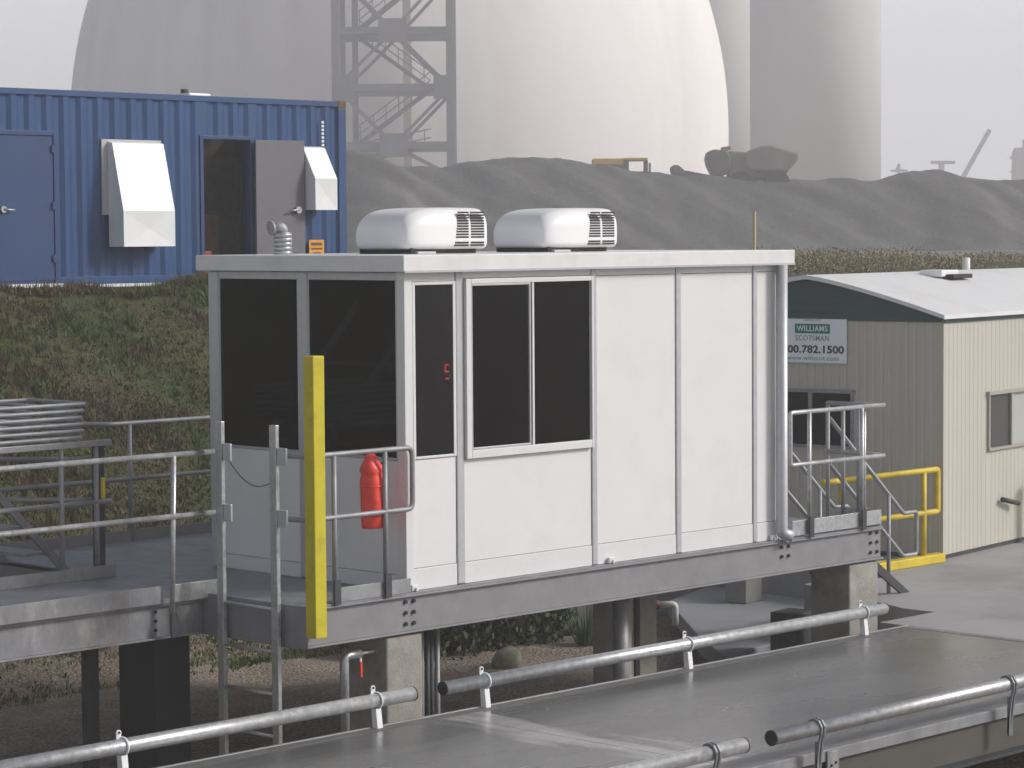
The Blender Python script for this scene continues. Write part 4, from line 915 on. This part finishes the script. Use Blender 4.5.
for i in range(2600):
    y = rnd.uniform(6.6, 13.9); x = rnd.uniform(-1.5 + (y - 6) * .25, 4.5 + (y - 4) * .7)
    if noise.noise(Vector((x * .8, y * .8, 11))) < .02: continue
    z = terr(x, y) - .02
    for k in range(9):
        a = rnd.uniform(0, 6.28); h = rnd.uniform(.1, .24); l = rnd.uniform(.02, .14); dx, dy = math.cos(a), math.sin(a); q = rnd.uniform(0, .05); w_ = .008
        g.add([(x + dx * q - dy * w_, y + dy * q + dx * w_, z), (x + dx * q + dy * w_, y + dy * q - dx * w_, z), (x + dx * (q + l), y + dy * (q + l), z + h)], [(0, 1, 2)])
tag(g.build('grass', GRASS, origin=(0, 0, 0)), 'rough green and brown grass covering the bank', 'grass', kind='stuff')
def leaves(g, cx, cy, cz, rx, ry, rz_, n, s=.04, rn=rnd):
    for i in range(n):
        while True:
            u = Vector((rn.uniform(-1, 1), rn.uniform(-1, 1), rn.uniform(-.2, 1)))
            if u.length < 1 and rn.random() < .35 + .65 * u.length: break
        k = 1 + .35 * noise.noise(Vector((u.x * 2 + cx, u.y * 2 + cy, u.z * 2)))
        p_ = Vector((cx + u.x * rx * k, cy + u.y * ry * k, cz + u.z * rz_ * k))
        q = Vector((rn.gauss(0, 1), rn.gauss(0, 1), rn.gauss(0, 1))).normalized(); t_ = q.orthogonal().normalized() * s * rn.uniform(.6, 1.3); b_ = q.cross(t_) * .55
        g.add([p_ - t_, p_ + b_, p_ + t_, p_ - b_], [(0, 1, 2, 3)])
BUSH = leafmat('bush_leaves', [(.35, (.02, .035, .012)), (.55, (.04, .06, .02)), (.75, (.07, .08, .03))], 1.2)
def shrub(x, y, rx, rz_, n, label, s=.045, m=BUSH, nm='low_shrub', grp='low shrubs behind the cabin platform'):
    z = terr(x, y); t_ = thing(nm, (x, y, z), label, 'shrub', grp)
    g = MB(); leaves(g, x, y, z + .08, rx, rx * .8, rz_, n, s); g.build('foliage', m, t_)
    g = MB()
    for k in range(5): a = k * 1.3; g.tube([(x, y, z - .05), (x + math.cos(a) * rx * .4, y + math.sin(a) * rx * .4, z + rz_ * .6)], [.015, .006], 5)
    g.build('stem', STONE, t_)
shrub(5.1, 5.0, .8, .8, 4200, 'dark leafy shrub just right of the conduits under the cabin')
shrub(5.9, 4.9, .75, .85, 4200, 'dark leafy shrub behind the rounded pale stone')
shrub(6.6, 5.2, .7, .75, 3600, 'green leafy shrub left of the middle pier')
shrub(1.9, 6.9, .8, .7, 2600, 'shaded shrub seen below the ladder')
tag(MB().box(6.9, 8.6, 4.75, 4.9, -1.7, -.6).build('concrete_wall', CONCG, bevel=.01), 'pale low concrete wall behind the weeds under the cabin', 'wall')
FL = leafmat('flower_heads', [(.4, (.5, .5, .28)), (.7, (.35, .38, .15))], 3)
g = MB()
for i in range(90):
    x = rnd.uniform(2.0, 3.4); y = rnd.uniform(5.3, 7.0); z = terr(x, y) + rnd.uniform(.12, .3)
    leaves(g, x, y, z, .018, .018, .018, 3, .014)
tag(g.build('wild_flowers', FL, origin=(0, 0, 0)), 'small pale yellow wild flowers in the grass beside the cabin', 'flowers', kind='stuff')
# shrub belt beyond the trailer
BELT = leafmat('dry_shrub_leaves', [(.35, (.15, .16, .065)), (.5, (.24, .225, .11)), (.62, (.26, .215, .13)), (.8, (.18, .19, .075))], .35)
g = MB(); r2 = random.Random(11)
for i in range(130):
    a = r2.uniform(5.0, 14.0); d_ = r2.uniform(46, 56); p_ = yard(a, d_); z = terr(p_.x, p_.y)
    leaves(g, p_.x, p_.y, z, r2.uniform(.5, 1.1), r2.uniform(.5, 1.0), r2.uniform(.16, .4) * (1.2 if a < 8 else .75), 700, .024, r2)
tag(g.build('scrub', BELT, origin=(0, 0, 0)), 'olive and brown scrub growing between trailer and gravel', 'scrub', kind='stuff')
# weeds under the platform by the middle pier
WEED = leafmat('weed_blades', [(.4, (.05, .1, .035)), (.6, (.08, .14, .05))], 3)
for j, (x, y, lb) in enumerate(((6.35, 4.0, 'spiky green weed clump in front of the pale wall'), (6.75, 3.95, 'smaller green weed clump nearest the middle pier'))):
    z = terr(x, y); g = MB()
    for i in range(120):
        a = rnd.uniform(0, 6.28); l = rnd.uniform(.05, .22); h = rnd.uniform(.15, .5); dx, dy = math.cos(a), math.sin(a); b0 = rnd.uniform(0, .12)
        g.add([(x + dx * b0 - dy * .01, y + dy * b0 + dx * .01, z), (x + dx * b0 + dy * .01, y + dy * b0 - dx * .01, z), (x + dx * (b0 + l), y + dy * (b0 + l), z + h)], [(0, 1, 2)])
    tag(g.build('weed_clump', WEED), lb, 'weeds', 'weeds under the platform')

# ------------------------------------------------------------------ haze
HD = .0023
hz = MB().box(-250, 640, -250, 640, -3, 52).build('haze', None, origin=(0, 0, -3))
hm = bpy.data.materials.new('haze_air'); hm.use_nodes = True; N = hm.node_tree.nodes; N.remove(N['Principled BSDF'])
pv = N.new('ShaderNodeVolumePrincipled'); pv.inputs['Color'].default_value = (.985, .985, 1, 1); pv.inputs['Density'].default_value = HD; pv.inputs['Anisotropy'].default_value = .1
hm.node_tree.links.new(pv.outputs[0], N['Material Output'].inputs['Volume']); hz.data.materials.clear(); hz.data.materials.append(hm)
tag(hz, kind='stuff')

# ------------------------------------------------------------------ light, sky, camera
sun_dir = Vector((.66, -.75, 0)).normalized(); EL = R(32)
to_sun = Vector((sun_dir.x * math.cos(EL), sun_dir.y * math.cos(EL), math.sin(EL)))
sl = bpy.data.lights.new('sun', 'SUN'); sl.energy = 2.55; sl.angle = R(12); sl.color = (1, .99, .985)
so = bpy.data.objects.new('sun', sl); COL.objects.link(so); so.rotation_euler = to_sun.to_track_quat('Z', 'Y').to_euler(); so.location = (0, 0, 60)
wd = bpy.data.worlds.new('World'); sc.world = wd; wd.use_nodes = True; N = wd.node_tree.nodes; L = wd.node_tree.links
bg = N['Background']; sky = N.new('ShaderNodeTexSky'); sky.sky_type = 'NISHITA'; sky.sun_disc = False
sky.sun_elevation = EL; sky.sun_rotation = math.atan2(to_sun.x, to_sun.y); sky.air_density = 1.0; sky.dust_density = 6; sky.ozone_density = 1
hs = N.new('ShaderNodeHueSaturation'); hs.inputs['Saturation'].default_value = .8; L.new(sky.outputs[0], hs.inputs['Color']); L.new(hs.outputs[0], bg.inputs['Color']); bg.inputs['Strength'].default_value = .085
tc = N.new('ShaderNodeTexCoord'); sx = N.new('ShaderNodeSeparateXYZ'); L.new(tc.outputs['Generated'], sx.inputs[0]); fm = N.new('ShaderNodeMapRange'); fm.interpolation_type = 'SMOOTHSTEP'
fm.inputs['From Min'].default_value = .02; fm.inputs['From Max'].default_value = .42; fm.inputs['To Min'].default_value = 1; fm.inputs['To Max'].default_value = 0; L.new(sx.outputs['Z'], fm.inputs['Value'])
fogbg = N.new('ShaderNodeBackground'); fogbg.inputs['Color'].default_value = (.69, .705, .755, 1); fogbg.inputs['Strength'].default_value = 1.55
ms = N.new('ShaderNodeMixShader'); L.new(fm.outputs[0], ms.inputs[0]); L.new(bg.outputs[0], ms.inputs[1]); L.new(fogbg.outputs[0], ms.inputs[2]); L.new(ms.outputs[0], N['World Output'].inputs['Surface'])
cd = bpy.data.cameras.new('camera'); co = bpy.data.objects.new('camera', cd); COL.objects.link(co); sc.camera = co
cd.sensor_width = 36; cd.lens = 2593.5 / 1024 * 36; cd.clip_end = 3000; cd.clip_start = .5
pitch, roll = -.057745, -.0068374
f = Vector((math.sin(yaw) * math.cos(pitch), math.cos(yaw) * math.cos(pitch), math.sin(pitch))); r = Vector((math.cos(yaw), -math.sin(yaw), 0)); u = r.cross(f)
r2_ = r * math.cos(roll) + u * math.sin(roll); u2 = -r * math.sin(roll) + u * math.cos(roll)
Mx = Matrix((r2_, u2, -f)).transposed().to_4x4(); Mx.translation = CAM; co.matrix_world = Mx
sc.view_settings.view_transform = 'Standard'; sc.view_settings.look = 'None'; sc.view_settings.exposure = 0; sc.view_settings.gamma = 1
sc.cycles.volume_bounces = 2; sc.cycles.max_bounces = 6; sc.cycles.transparent_max_bounces = 12
